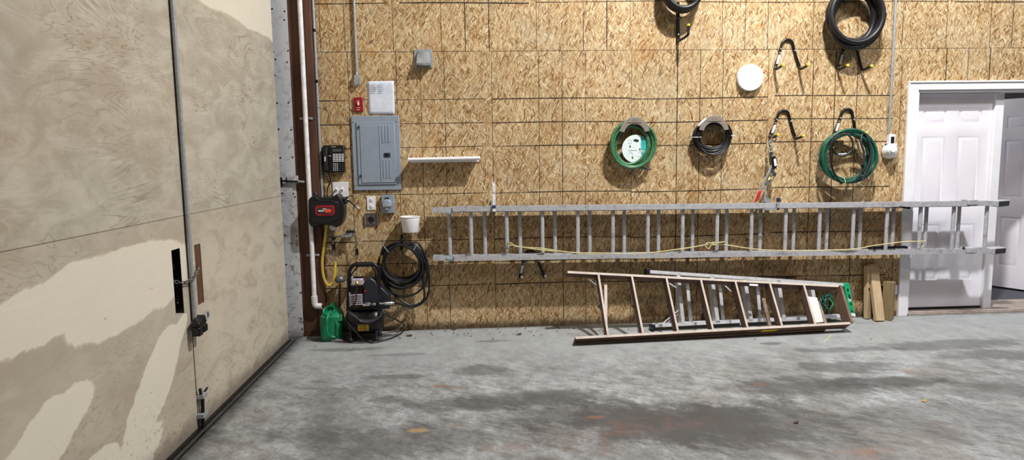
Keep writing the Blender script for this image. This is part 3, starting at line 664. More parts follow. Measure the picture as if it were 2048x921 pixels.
# red switch plate
c, w, h = rect(708, 195, 726, 224); rp = thing('red_switch', c, 'red emergency switch plate above the electrical panel', 'switch')
MB().box(c+V((0, -.008, 0)), (w, .016, h)).build('plate', 'red', rp, bev=.004)
b = MB(); b.box(c+V((.002, -.022, .006)), (.012, .018, .028)); b.build('toggle', 'white', rp, bev=.002)
for dz, ww in ((-.026, .034), (-.044, .024), (.03, .022)): MB().box(c+V((0, -.0165, dz)), (ww, .001, .004)).build('legend_line', 'drywhite', rp)

# electrical panel
c, w, h = rect(706, 232.5, 801, 381); ep = thing('electrical_panel', c, 'grey electrical panel with a closed ribbed door', 'panel')
MB().box(c+V((0, -.009, 0)), (w, .018, h)).build('cover', 'panel', ep, bev=.004)
dc = c+V((.002, -.018, -.002)); dw, dh = w*.80, h*.84
o = MB().box(dc+V((0, -.005, 0)), (dw, .010, dh)).build('cover_step', 'panel', ep, bev=.003)
b = MB(); kx = .012; b.box(dc+V((kx, -.012, -.005)), (dw*.9, .006, dh*.92)); dr = b.build('door', 'panel', ep, bev=.002)
b = MB()
for i, fx in enumerate((.16, .24, .32)):
    for (za, zb) in ((.17, .445), (-.40, -.10)):
        b.mm(dc+V((dw*fx, -.0185, dh*za)), dc+V((dw*fx+dw*.045, -.0145, dh*zb)))
b.mm(dc+V((dw*.09, -.0185, -dh*.44)), dc+V((dw*.115, -.0145, dh*.44)))
b.build('ribs', 'panel', dr, bev=.0018)
MB().box(dc+V((dw*.28, -.017, -.015)), (dw*.17, .006, .036)).build('latch_recess', 'pdark', dr, bev=.002)
MB().box(dc+V((dw*.27, -.021, -.012)), (.018, .006, .02)).build('latch', 'black', dr)
for sz in (.42, -.36): MB().tube([dc+V((-dw*.44, -.016, dh*sz+.012)), dc+V((-dw*.44, -.016, dh*sz-.012))], .005, 8).build('hinge', 'pdark', ep)
for sx in (-1, 1):
    for sz in (-1, 1): MB().lathe(c+V((sx*w*.45, -.018, sz*h*.425)), (0, -1, 0), [(.008, 0), (.007, .004), (0, .005)], 10).build('cover_screw', 'galv', ep)

# phone
c, w, h = rect(648.5, 291, 690.5, 345); ph = thing('wall_phone', c, 'black push-button desk phone mounted on the wall', 'phone')
b = MB(); b.ext([c+V((-w/2, 0, -h/2)), c+V((-w/2, -.055, -h/2)), c+V((-w/2, -.035, h/2)), c+V((-w/2, 0, h/2))], (w, 0, 0)); b.build('body', 'black', ph, bev=.005)
def pf(fx, fz, d=0.0): return c+V((w*fx, -.045+.020*fz-d, h*fz))
tl = Euler((-math.atan2(.02, h), 0, 0)).to_matrix()
b = MB(); b.tube([pf(-.34, .40, .018), pf(-.345, .2, .027), pf(-.345, -.2, .027), pf(-.34, -.40, .018)], [.024, .019, .019, .024], 10); b.build('handset', 'rubber', ph)
MB().box(pf(-.35, 0, .046), (.008, .002, .04), tl).build('handset_label', 'white', ph)
MB().box(pf(.17, .31, .001), (w*.42, .004, h*.09), tl).build('display', 'lcd', ph)
MB().box(pf(0.02, .44, .001), (w*.22, .002, h*.02), tl).build('logo_bar', 'key', ph)
for r in range(5):
    b = MB()
    for k in range(4): b.box(pf(.03+k*.135, .16-r*.062, .003), (w*.105, .006, h*.032), tl)
    b.build('key_row', 'white', ph)
for r in range(4):
    b = MB()
    for k in range(3): b.box(pf(.0+k*.085, -.19-r*.075, .003), (w*.045, .006, h*.05), tl)
    b.build('number_keys', 'key', ph)
b = MB()
for r in range(4):
    for k in range(2): b.box(pf(.29+k*.13, -.22-r*.07, .002), (w*.1, .005, h*.035), tl)
b.build('function_keys', 'dark', ph)
MB().box(pf(-.17, .11, .003), (w*.09, .004, h*.035), tl).build('small_label', 'key', ph)
MB().tube(smooth([pf(-.3, -.46, -.02), pf(-.25, -.6, -.01), pf(-.2, -.8, -.02), P(655, 378, -.02), P(654, 398, -.03)], 6), .005, 6).build('phone_cord', 'rubber', ph)

# switch plate, outlets
def plate(name, r, mat, label, cat, t=.008, bev=.003):
    c, w, h = rect(*r); th = thing(name, c, label, cat)
    MB().box(c+V((0, -t/2, 0)), (w, t, h)).build('plate', mat, th, bev=bev); return th, c, w, h
th, c, w, h = plate('switch_plate', (665.5, 364.5, 697, 395), 'white', 'white double switch plate under the black phone', 'switch')
for k in (-.26, .12):
    MB().obar(c+V((w*k, -.006, -.004)), c+V((w*k+.004, -.03, .012)), (.006, 0, 0), (0, .004, .008)).build('toggle', 'white', th, bev=.002)
th, c, w, h = plate('socket_box_cover', (668, 412, 686.5, 444), 'white', 'white cover plate half hidden behind the black hose reel', 'cover', .02)
MB().lathe(c+V((w*.3, -.02, h*.3)), (0, -1, 0), [(.004, 0), (0, .003)], 8).build('screw', 'galv', th)
def duplex(c, th):
    for s_ in (.235, -.235):
        b = MB(); cc = c+V((0, -.008, s_*h)); b.lathe(cc, (0, -1, 0), [(.0165, 0), (.0165, .003), (.0145, .004)], 16); f = b.build('receptacle', 'white', th)
        b = MB(); b.box(cc+V((-.006, -.0045, .003)), (.002, .001, .010)); b.box(cc+V((.006, -.0045, .003)), (.002, .001, .008)); b.lathe(cc+V((0, -.004, -.008)), (0, -1, 0), [(.003, 0), (.0025, .001)], 8)
        b.build('slots', 'pit', f)
th, c, w, h = plate('wall_outlet', (734, 393, 751.5, 420.5), 'white', 'white double outlet below the electrical panel', 'outlet'); duplex(c, th)
MB().lathe(c+V((0, -.008, 0)), (0, -1, 0), [(.003, 0), (0, .002)], 8).build('screw', 'galv', th)
th, c, w, h = plate('weatherproof_outlet', (764.5, 390, 789.5, 426), 'panel', 'grey weatherproof outlet box with a round flip lid', 'outlet', .045, .004)
b = MB(); b.lathe(c+V((-.006, -.045, 0)), (0, -1, 0), [(.042, 0), (.044, .01), (.042, .016), (.036, .02)], 28); b.build('round_lid', 'panel', th)
b = MB(); b.mm(c+V((-.040, -.075, -.022)), c+V((.028, -.06, -.002))); b.mm(c+V((-.022, -.07, -.05)), c+V((.010, -.045, -.036))); b.build('lid_lip', 'galv', th, bev=.003)
MB().box(c+V((-.005, -.047, .052)), (.034, .008, .014)).build('lid_hinge', 'pdark', th)
for sx, sz in ((-.4, .43), (.42, .43), (.4, -.43)): MB().lathe(c+V((sx*w, -.045, sz*h)), (0, -1, 0), [(.004, 0), (0, .003)], 8).build('screw', 'galv', th)
th, c, w, h = plate('range_outlet', (730, 426.5, 757, 452), 'metalplate', 'dark metal outlet plate with a round black socket', 'outlet', .010, .003)
MB().lathe(c+V((-.004, -.010, 0)), (0, -1, 0), [(.026, 0), (.026, .006), (.022, .008), (.020, .003)], 24).build('socket', 'rubber', th)
for sx in (-1, 1):
    for sz in (-1, 1): MB().lathe(c+V((sx*.024-.002, -.010, sz*.030)), (0, -1, 0), [(.006, 0), (.005, .004), (0, .005)], 8).build('screw', 'chrome', th)
for sx in (-1, 1): MB().box(c+V((sx*w*.46, -.012, 0)), (.005, .012, h)).build('plate_edge', 'chrome', th)

# white tub
tc_ = P(820, 449, -.09); rim = P(820, 434, -.09); r = (P(840.5, 434, -.09)-P(800, 434, -.09)).x/2
tb = thing('plastic_tub', tc_, 'white plastic tub fixed to the wall above the black hose coil', 'tub')
zt, zb = rim.z, P(820, 464.5, -.09).z; hh = zt-zb
b = MB(); b.lathe((rim.x, -r-.002, zb), (0, 0, 1), [(r*.76, 0), (r*.79, .004), (r*.93, hh*.75), (r*.955, hh*.82), (r*.955, hh*.86), (r*.97, hh), (r*.93, hh), (r*.90, hh*.8), (r*.75, .01), (0, .008)], 36); b.build('tub_body', 'tub', tb)
b = MB(); b.tube([V((rim.x+r*math.cos(a)*.98, -r-.002+r*.98*math.sin(a), zt)) for a in [2*PI*k/36 for k in range(36)]], .004, 6, closed=True); b.build('rim', 'tub', tb)
MB().tube([(rim.x, -.001, zt-.02), (rim.x, -.018, zt-.02)], .005, 8).build('fixing_screw', 'galv', tb)

# shelf seen on edge
q0, q1 = P(818, 319.5, -.12), P(958, 316.5, -.12); c = (q0+q1)/2
sh = thing('narrow_shelf', c, 'narrow white ledge shelf right of the electrical panel', 'shelf')
L = (q1-q0).x; R_ = Euler((0, -math.atan2((q1-q0).z, L), 0)).to_matrix()
MB().box(V((c.x, -.065, c.z+.002)), (L, .130, .006), R_).build('shelf_board', 'white2', sh, bev=.002)
b = MB(); b.tube([q0+V((.004, -.0, 0)), q1-V((.004, 0, 0))], .0145, 14); b.build('front_rail', 'white', sh)
b = MB(); b.mm((q0.x, -.008, c.z-.03), (q1.x, 0, c.z+.004)); b.build('back_lip', 'white2', sh)
for q in (q0, q1):
    MB().lathe(q+V((-.006 if q is q0 else .006, 0, 0)), (1, 0, 0) if q is q1 else (-1, 0, 0), [(.017, -.012), (.017, 0), (.012, .004)], 14).build('end_cap', 'white2', sh)

# ------------------------------------------------------------------ hose reel and air fittings
c, w, h = rect(618, 394, 686, 451, -.22); rl = thing('hose_reel', c, 'black wall-mounted air hose reel with a red badge', 'hose reel')
y0, y1 = -.22, -.10
b = MB()
def sil(pts, ya, yb, bb):
    return bb.ext([P(x, y, -.22)+V((0, ya+.22, 0)) for x, y in pts], (0, yb-ya, 0))
sil([(616, 402), (619, 396), (628, 391), (634, 396), (660, 396), (668, 392), (673, 388), (678, 392), (684, 402), (687, 416), (687, 430), (684, 445), (678, 453), (672, 456), (662, 452), (640, 449), (630, 455), (622, 455), (616, 446)], -.21, -.08, b).build('drum_case', 'black', rl, bev=.008)
b = MB(); sil([(621, 404), (660, 400), (676, 404), (680, 420), (676, 440), (660, 446), (624, 446)], -.222, -.20, b).build('side_cover', 'rubber', rl, bev=.006)
b = MB(); b.lathe(P(631, 392, -.17)-Z*.02, (0, 0, 1), [(.02, 0), (.02, .04), (.012, .05)], 12); b.build('pivot', 'iron', rl)
MB().mm((P(640, 420, -.1).x, -.085, c.z-.1), (P(668, 420, -.1).x, 0.0, c.z+.1)).build('wall_bracket', 'iron', rl)
MB().tube(smooth([P(634, 396, -.215), P(640, 401, -.225), P(660, 401, -.225)], 4), .004, 6).build('guide_wire', 'dark', rl)
bc, bw, bh = rect(630, 411, 670, 432, -.225)
def rrect(c, w, h, r, y, n=5):
    out = []
    for (sx, sz, a0) in ((1, 1, 0), (-1, 1, PI/2), (-1, -1, PI), (1, -1, 1.5*PI)):
        for k in range(n+1):
            a = a0+PI/2*k/n; out.append(V((c.x+sx*(w/2-r)+r*math.cos(a), y, c.z+sz*(h/2-r)+r*math.sin(a))))
    return out
bd = MB().ext(rrect(bc, bw, bh, .03, -.222), (0, -.012, 0)).build('badge', 'red', rl, bev=.003)
MB().ext(rrect(bc+V((.0, 0, .0)), bw*.72, bh*.56, .012, -.234), (0, -.003, 0)).build('badge_inset', 'dark', bd)
b = MB(); b.ext([bc+V((bw*.16+.030*math.cos(a), -.0125, -.002+.0165*math.sin(a))) for a in [2*PI*k/24 for k in range(24)]], (0, -.004, 0)); o = b.build('badge_oval', 'orange', bd)
b = MB(); b.mm(bc+V((-bw*.32, -.0135, -.006)), bc+V((-.006, -.0125, .004))); b.mm(bc+V((-bw*.1, -.0135, .012)), bc+V((bw*.08, -.0125, .018))); b.build('badge_letters', 'white', bd)
MB().tube([P(686, 399, -.17), P(696, 396, -.16), P(694, 404, -.16), P(687, 405, -.16)], .016, 8).build('hose_stop', 'rubber', rl)
MB().tube([P(694, 398, -.165), P(714, 415, -.165)], .0085, 10).build('hose_end', 'rubber', rl)
MB().tube([P(692, 397, -.165), P(696, 400, -.165)], .0105, 10).build('ferrule', 'chrome', rl)
MB().tube([P(712, 413, -.165), P(717, 417.5, -.165), P(719, 419, -.165)], [.0105, .0095, .006], 10).build('air_nozzle', 'chrome', rl)

ar = thing('air_regulator', P(668, 475, -.06), 'brass and chrome air regulator fittings under the hose reel', 'regulator')
YA = -.07
MB().tube([P(665, 462, YA), P(666, 512, YA)], .009, 10).build('riser', 'tarn', ar)
MB().tube([P(667, 488, YA), P(668, 500, YA)], .015, 10).build('coupler', 'iron', ar); MB().tube([P(667.5, 474, YA), P(667.7, 480, YA)], .016, 10).build('coupler', 'iron', ar)
MB().tube([P(669, 512, YA), P(670.5, 526, YA)], .010, 10).build('hose_barb', 'chrome', ar)
b = MB(); gc = P(664.5, 455, YA-.02); b.lathe(gc+V((0, .03, 0)), (0, -1, 0), [(.008, 0), (.024, .012), (.026, .022), (.026, .034), (.022, .036)], 20); g_ = b.build('gauge', 'chrome', ar)
b = MB(); b.lathe(gc+V((0, -.006, 0)), (0, -1, 0), [(.021, 0), (.021, .001)], 20); b.build('gauge_face', 'white', g_)
MB().obar(gc+V((-.012, -.008, -.010)), gc+V((.010, -.008, .008)), (0, .0006, 0), (.0012, 0, .0012)).build('gauge_needle', 'pit', g_)
MB().tube([P(655, 475, YA), P(709, 471, YA)], .008, 10).build('cross_pipe', 'tarn', ar)
MB().obar(P(674, 470, YA-.02), P(681, 465, YA-.03), (0, .003, 0), (0, 0, .007)).build('valve_lever', 'ytip', ar)
b = MB(); b.tube([P(684, 473, YA), P(690, 472.5, YA), P(691, 472.5, YA), P(704, 470.5, YA), P(705, 470.5, YA), P(708, 470, YA)], [.012, .012, .022, .022, .016, .014], 14); b.build('filter_body', 'chrome', ar)
MB().mm(P(692, 467, YA)+V((0, .0, -.004)), P(706, 463, YA)+V((0, .07, .004))).build('filter_bracket', 'black', ar)
MB().tube([P(664, 462, YA)+V((0, .07, 0)), P(664.5, 462, YA)], .008, 8).build('wall_stub', 'galv', ar)
MB().tube(smooth([P(709, 471, YA), P(712, 475, YA), P(713, 484, YA), P(714, 498, YA), P(714.5, 520, YA)], 4), .006, 8).build('down_tube', 'tarn', ar)
b = MB(); b.tube([P(713.5, 498, YA), P(714.5, 510, YA)], .012, 8); b.build('quick_connector', 'iron', ar)
MB().tube(smooth([P(711, 500, YA), P(704, 504, YA), P(704, 510, YA), P(709, 513, YA), P(712, 510, YA)], 5), .0022, 5).build('tag_wire', 'iron', ar)

yh = tag(MB().tube(smooth([P(653, 448, -.13), P(651, 470, -.12), P(647, 500, -.11), P(644.5, 520, -.11), P(645, 540, -.11), P(648, 557, -.11), P(653, 568, -.11), P(658, 571.5, -.11), P(664, 566, -.1), P(668, 556, -.1), P(670, 543, -.09), P(670.5, 524, YA)], 6), .0115, 12).build('yellow_air_hose', 'yellow', None, loc=P(656, 571, -.11)), 'yellow air hose looping from the reel to the regulator', 'hose')

# grey knobbed valves behind the compressor
for (x, y, lab) in ((680, 556, 'grey round valve on a black riser beside the yellow hose'), (703, 556, 'grey round valve behind the compressor handle')):
    v_ = thing('valve', P(x, 610, -.08), lab, 'valve', 'grey valves by the compressor')
    b = MB(); b.lathe(P(x, y+4, -.09), (0, 0, 1), [(.012, -.026), (.036, -.022), (.044, -.008), (.045, .004), (.040, .018), (.030, .028), (.028, .034), (0, .036)], 16); b.build('bell', 'bellm', v_)
    MB().tube([P(x, y+8, -.09), P(x, y+15, -.09)], .009, 10).build('collar', 'brass' if x < 690 else 'chrome', v_)
    MB().tube(smooth([P(x, y+14, -.09), P(x-1, 590, -.09), P(x-1, 625, -.08), P(x, 660, -.06)], 4), .009, 8).build('riser', 'rubber', v_)
    MB().tube([P(x, y+6, -.09), P(x, y+6, -.09)+V((0, .09, 0))], .006, 6).build('wall_stub', 'galv', v_)

# green jug
jy = -.30; jb = PZ(664, 684); jy = jb.y+.085; c = P(665, 655, jy); s_ = px(jy)
jg = thing('watering_jug', (c.x, jy, 0), 'green plastic watering jug on the floor by the brown post', 'jug')
def sup(cx, cy, z, a, b_, n=28, e=.55):
    o = []
    for k in range(n):
        t = 2*PI*k/n; ct, st = math.cos(t), math.sin(t)
        o.append(V((cx+a*math.copysign(abs(ct)**e, ct), cy+b_*math.copysign(abs(st)**e, st), z)))
    return o
W = 22.5*s_; H = P(665, 612, jy).z
b = MB(); b.rings([sup(c.x, jy, 0.0, W*.88, .080), sup(c.x, jy, .008, W*.95, .088), sup(c.x, jy, H*.5, W, .09), sup(c.x+.002, jy, H*.72, W*.97, .088), sup(c.x+.006, jy+.006, H*.79, W*.86, .074), sup(c.x+.024, jy+.020, H*.85, W*.58, .052), sup(c.x+.030, jy+.026, H*.90, W*.36, .034)])
b.build('jug_body', 'jug', jg)
oc = P(657.5, 622, jy-.04); ax = V((-.18, -.62, .76)).normalized(); u_ = ax.orthogonal().normalized(); w_ = ax.cross(u_)
b = MB(); b.lathe(oc-ax*.07, ax, [(.060, 0), (.056, .04), (.050, .07), (.053, .074), (.050, .078), (.044, .074), (.040, .03), (.030, .005)], 28); b.build('opening_neck', 'jug', jg)
b = MB(); b.tube(smooth([P(657, 630, jy-.085), P(654, 640, jy-.12), P(653.5, 655, jy-.125), P(655, 667, jy-.12), P(662, 674, jy-.10), P(672, 675, jy-.085)], 6), [.0125], 10); b.build('handle', 'jug', jg)
b = MB(); b.tube(smooth([P(679, 640, jy-.05), P(676, 626, jy-.03), P(671, 615, jy-.0), P(667, 609, jy+.01)], 5), .014, 12); b.ball(P(667, 610, jy+.01), .021); b.build('spout', 'jug', jg)
b = MB(); b.obar(P(681, 628, jy-.04), P(682, 642, jy-.06), (.018, 0, .004), (0, .03, 0)); b.build('shoulder_lug', 'jug', jg, bev=.008)
b = MB(); b.tube(smooth([P(671, 640, jy-.08), P(674, 655, jy-.093), P(674, 672, jy-.093)], 4), .009, 8); b.build('side_rib', 'jug', jg)

# ------------------------------------------------------------------ air compressor
CY = -.235; cs_ = px(CY); c = P(732, 640, CY)
ac = thing('air_compressor', (c.x, CY, 0), 'black portable air compressor with a tube handle and yellow label', 'compressor')
r = .118; tz = P(732, 641, CY).z; xa, xb = P(692, 640, CY).x, P(768, 640, CY).x
b = MB(); b.lathe((xa, CY, tz), (1, 0, 0), [(0, 0), (r*.5, .006), (r*.82, .022), (r*.97, .05), (r, .075), (r, xb-xa-.075), (r*.97, xb-xa-.05), (r*.82, xb-xa-.022), (r*.5, xb-xa-.006), (0, xb-xa)], 32)
tank = b.build('tank', 'iron', ac)
b = MB(); b.box((c.x-.005, CY-r*.99, tz-.035), (.088, .004, .052)); lab = b.build('label', 'yl', tank, label='yellow warning label')
b = MB()
for k in range(4): b.box((c.x-.005, CY-r*.99-.0022, tz-.018-k*.011), (.07-.012*(k % 2), .001, .004))
b.build('label_lines', 'pit', lab)
MB().box((c.x-.01, CY, tz+r-.002), (xb-xa-.07, .17, .012)).build('deck', 'iron', ac, bev=.003)
for sx in (xa+.05, xb-.055):
    b = MB(); b.tube([(sx, CY-.075, tz-.07), (sx, CY-.095, .02)], .013, 8); b.lathe((sx, CY-.095, 0), (0, 0, 1), [(.024, 0), (.022, .02), (.014, .035)], 14); b.build('foot', 'rubber', ac)
    b = MB(); b.tube([(sx, CY+.075, tz-.07), (sx, CY+.08, .02)], .013, 8); b.lathe((sx, CY+.08, 0), (0, 0, 1), [(.024, 0), (.022, .02), (.014, .035)], 14); b.build('foot', 'rubber', ac)
hy_ = CY-.06
hp = smooth([P(696, 622, hy_), P(697, 590, hy_), P(698, 552, hy_), P(700, 540, hy_), P(707, 531, hy_), P(722, 528, hy_), P(740, 528.5, hy_), P(750, 531, hy_), P(756, 538, hy_), P(757.5, 552, hy_), P(757, 600, hy_), P(757, 660, hy_)], 5)
MB().tube(hp, .0155, 12).build('handle_frame', 'iron', ac, label='black tube roll handle')
b = MB(); b.tube([P(712, 529.5, hy_), P(745, 529, hy_)], .021, 12); b.build('handle_grip', 'rubber', ac)
MB().tube(smooth([P(699, 558, hy_-.015), P(706, 545, hy_-.02), P(716, 534, hy_-.022), P(728, 531, hy_-.02), P(742, 533, hy_-.02), P(750, 545, hy_), P(752, 570, hy_+.03)], 5), .006, 6).build('handle_cable', 'rubber', ac)
my = CY+.01
# pump head
c, w, h = rect(705, 556, 728, 569, my-.06); b = MB(); b.box(c, (w, .10, h)); hd = b.build('pump_head', 'fin', ac, bev=.008)
b = MB(); b.mm((c.x-w*.5, my-.09, c.z+h*.32), (c.x+w*.62, my, c.z+h*.5)); b.build('head_cover', 'dark', hd, bev=.003)
c, w, h = rect(702, 571, 727, 611, my-.04); MB().box(c, (w*.9, .09, h)).build('cylinder', 'iron', ac)
cf = rect(703, 587, 726, 609, my-.06)
b = MB()
for k in range(6): b.box(cf[0]+V((0, 0, (k-2.5)*cf[2]/6)), (cf[1], .10, cf[2]/6*.5))
b.build('cooling_fins', 'fin', ac, bev=.001)
MB().mm((cf[0].x-cf[1]*.62, my-.1, cf[0].z-.06), (cf[0].x-cf[1]*.52, my+.02, cf[0].z+.06)).build('fin_shroud', 'fin', ac)
MB().tube(smooth([P(714, 566, my-.12), P(714, 575, my-.13), P(712.5, 590, my-.13), P(711, 604, my-.12), P(706, 612, my-.1)], 5), .006, 8).build('delivery_tube', 'copper', ac)
MB().tube([P(714, 564, my-.11), P(714, 569, my-.125)], .011, 8).build('tube_nut', 'brass', ac)
# motor shroud
b = MB(); prof = [(727, 609), (725, 590), (729, 566), (733, 557), (741, 556), (750, 562), (757, 573), (760, 588), (760, 609)]
def silh(pts, ya, yb): return MB().ext([P(x, y, ya) for x, y in pts], (0, yb-ya, 0))
silh(prof, my-.085, my+.06).build('motor_shroud', 'slate', ac, bev=.012)
silh([(757, 612), (757, 574), (764, 577), (776, 589), (779, 594), (779, 619), (757, 619)], my-.03, my+.09).build('motor_housing', 'slate', ac, bev=.008)
MB().box(P(731, 583, my-.087), (.024, .004, .008)).build('shroud_badge', 'redgrip', ac)
b = MB(); b.tube([P(726, 611, my-.12), P(752, 609, my-.12)], .013, 10); b.tube([P(733, 611, my-.12), P(733, 606, my-.13)], .012, 10); b.build('manifold', 'chrome', ac)
b = MB(); kc = P(744, 611, my-.125); b.lathe(kc, (0, -1, 0), [(.018, 0), (.018, .02), (.012, .026)], 14); b.build('regulator_knob', 'black', ac)
b = MB(); b.lathe(P(739, 608, my-.13), (0, -1, 0), [(.012, 0), (.016, .01), (.016, .018)], 14); b.build('pressure_gauge', 'chrome', ac)
MB().box(P(691, 606, my-.06), (.014, .02, .04)).build('pressure_switch', 'fin', ac)
# draped cord on the tank and along the floor
dr_ = []
for k in range(4):
    o_ = .010*k; yy = CY-r-.008-.006*k
    dr_ += [P(700+2*k, 619+k, CY-.05), P(698+4*k, 626+k*2, yy), P(712+3*k, 637+k*2, yy-.006), P(732, 641+k*1.6, yy-.010), P(752-2*k, 638+k*2, yy-.006), P(763-k, 628+k*2, yy), P(758, 617+k, CY-.06)]
MB().tube(smooth(dr_, 5), .0055, 6).build('coiled_cord', 'dark', ac)
fl_ = [P(759, 616, CY-.06), P(766, 624, CY-.10), P(778, 633, CY-.08), P(792, 640, -.2), P(803, 646, -.19), PZ(809, 653, .02), PZ(806, 663, .008), PZ(798, 670, .007), PZ(780, 678, .007), PZ(764, 682, .007), PZ(745, 686, .007), PZ(732, 683, .008), P(722, 676, CY-.16), P(705, 657, CY-.145), P(692, 640, CY-.10)]
MB().tube(smooth(fl_, 6), .0062, 7).build('power_cord', 'rubber', ac)

# ------------------------------------------------------------------ coils
def coil(cen, rx, rz, n, y0, y1, jit=.01, seg=22, seed=1, sq=0.0, drop=None, wig=.004):
    rd = random.Random(seed); pts = []
    a_off = rd.uniform(0, 6)
    cx = cz = 0; rr = 0
    for k in range(n):
        nx_, nz_, nr = rd.uniform(-jit, jit), rd.uniform(-jit, jit), rd.uniform(-jit, jit)*.8
        dz = (drop[k] if drop else 0)
        for i in range(seg):
            f = i/seg; f2 = f*f*(3-2*f); t = 2*PI*f
            X_, Z_, R = cx+(nx_-cx)*f2, cz+(nz_-cz)*f2, rr+(nr-rr)*f2
            ca, sa = math.cos(t+PI/2), math.sin(t+PI/2)
            lowf = (1-sa)/2
            pts.append(V((cen.x+X_+(rx+R+dz*.35*lowf)*ca, y0+(y1-y0)*((k+f)/n)+wig*math.sin(t*3+k), cen.z+Z_*lowf-dz*lowf+(rz+R)*sa)))
        cx, cz, rr = nx_, nz_, nr
    return pts
def ring_tie(b, q, r, ax=X, tr=.003):
    ax = V(ax).normalized(); u = ax.orthogonal().normalized(); w = ax.cross(u)
    return b.tube([V(q)+u*(r*math.cos(a))*1.0+w*(r*math.sin(a)) for a in [2*PI*k/16 for k in range(16)]], tr, 5, closed=True)

# wall hooks: bent black tube, two arms reaching out with yellow tips
def hook(apex, lb, rb, lab, stick=True, arm=.13, group='black utility wall hooks', up=.022, tipc='ytip', rad=.0115):
    yh_ = -rad-.001
    A, Lb, Rb = P(apex[0], apex[1]+2, yh_), P(lb[0], lb[1], yh_), P(rb[0], rb[1], yh_)
    h = thing('wall_hook', (A.x, 0, (A.z+Lb.z)/2), lab, 'hook', group)
    H = A.z-Lb.z; wl_ = .056; dx_ = .012
    aL, aR = V((A.x-wl_, yh_, A.z-.062)), V((A.x+wl_, yh_, A.z-.062))
    def armpts(q): return [q+V((dx_, -arm, up)), q+V((dx_*.7, -arm*.7, up*.55)), q+V((dx_*.2, -arm*.25, .002)), q+V((0, -.014, .003)), q+V((0, 0, .022))]
    pts = armpts(Lb)+[Lb*.5+aL*.5, aL, V((A.x-wl_*.80, yh_, A.z-.026)), V((A.x-wl_*.42, yh_, A.z-.004)), A, V((A.x+wl_*.42, yh_, A.z-.004)), V((A.x+wl_*.80, yh_, A.z-.026)), aR, Rb*.5+aR*.5]+armpts(Rb)[::-1]
    path = smooth(pts, 4)
    MB().tube(path, rad, 9).build('hook_tube', 'black', h)
    for q in (Lb, Rb):
        d = V((dx_*.3, -arm*.3, up*.45)).normalized(); e = q+V((dx_, -arm, up))
        MB().tube([e-d*.008, e+d*.006, e+d*.010], [rad*1.08, rad*1.08, rad*.6], 10).build('rubber_tip', tipc, h)
    for q, e_, f in ((Lb, aL, .72), (Lb, aL, .9), (Rb, aR, .82)):
        p_ = q*(1-f)+e_*f
        MB().lathe(p_+V((0, -rad, 0)), (0, -1, 0), [(.007, -.003), (.007, .001), (0, .004)], 8).build('screw', 'galv', h)
    if stick:
        p0_, p1_ = Lb*.76+aL*.24, Lb*.36+aL*.64
        MB().obar(p0_+V((0, -rad, 0)), p1_+V((0, -rad, 0)), (.0105, 0, 0), (0, .0016, 0)).build('sticker', 'white', h, bev=.001)
    return h, Lb, Rb, A
hook((1575, 77), (1550, 139), (1599, 139), 'empty black wall hook just right of the round white lamp')
h2 = hook((1701, 76), (1676, 140), (1723, 141), 'empty black wall hook right under the thick black hose coil')
h3, L3, R3, A3 = hook((1567, 219), (1540, 276), (1590, 278), 'black wall hook holding the cable puller')
h4, L4, R4, A4 = hook((1694, 216), (1668, 272), (1712, 272), 'black wall hook holding the dark green hose coil')
h5, L5, R5, A5 = hook((1061, 500), (1040, 556), (1087, 554), 'black wall hook behind and below the long extension ladder', tipc='pvc', arm=.07, up=.02)

# single arm hook under the top middle hose
sh_ = thing('wall_hook', P(1357, 55), 'flat black single-arm wall hook under the black hose at the top', 'hook', 'black utility wall hooks')
MB().tube([P(1356, 5, -.014), P(1357, 84, -.014)], .0135, 10).build('hook_bar', 'black', sh_)
MB().tube(smooth([P(1357, 82, -.014), P(1361, 80, -.05), P(1371, 74, -.13), P(1376, 69, -.16), P(1377, 62, -.16), P(1377, 51, -.16)], 4), .011, 9).build('hook_arm', 'black', sh_)
MB().tube([P(1377, 52, -.16), P(1377, 48, -.16)], .014, 10).build('rubber_tip', 'ytip', sh_)
for y in (36, 69, 81): MB().lathe(P(1357, y, -.027), (0, -1, 0), [(.007, 0), (.006, .003), (0, .005)], 8).build('screw', 'galv', sh_)

def hose(name, mat, pts, r, lab, group=None, n=10, parts=(), sm=1):
    c_ = sum((V(p) for p in pts), V((0, 0, 0)))/len(pts)
    o = MB().tube(pts if sm == 1 else smooth(pts, sm), r, n).build(name, mat, None, loc=c_); tag(o, lab, 'hose', group)
    return o
# thick black hose, top right
cq = P(1707, 33, -.08); s8 = px(-.08)
o = hose('black_hose', 'rubber', coil(cq, 47*s8, 49*s8, 5, -.035, -.17, .034, 28, 6, drop=[.0, .03, .01, .05, .02]), .0245, 'thick black hose coil hanging above the empty hook at the top right', 'black hoses at the top', 12)
cq = P(1367, -22, -.08)
o2 = hose('black_hose', 'rubber', coil(cq, 34*s8, 38*s8, 4, -.04, -.16, .018, 28, 9), .022, 'black hose coil cut off by the top edge above the single-arm hook', 'black hoses at the top', 12)

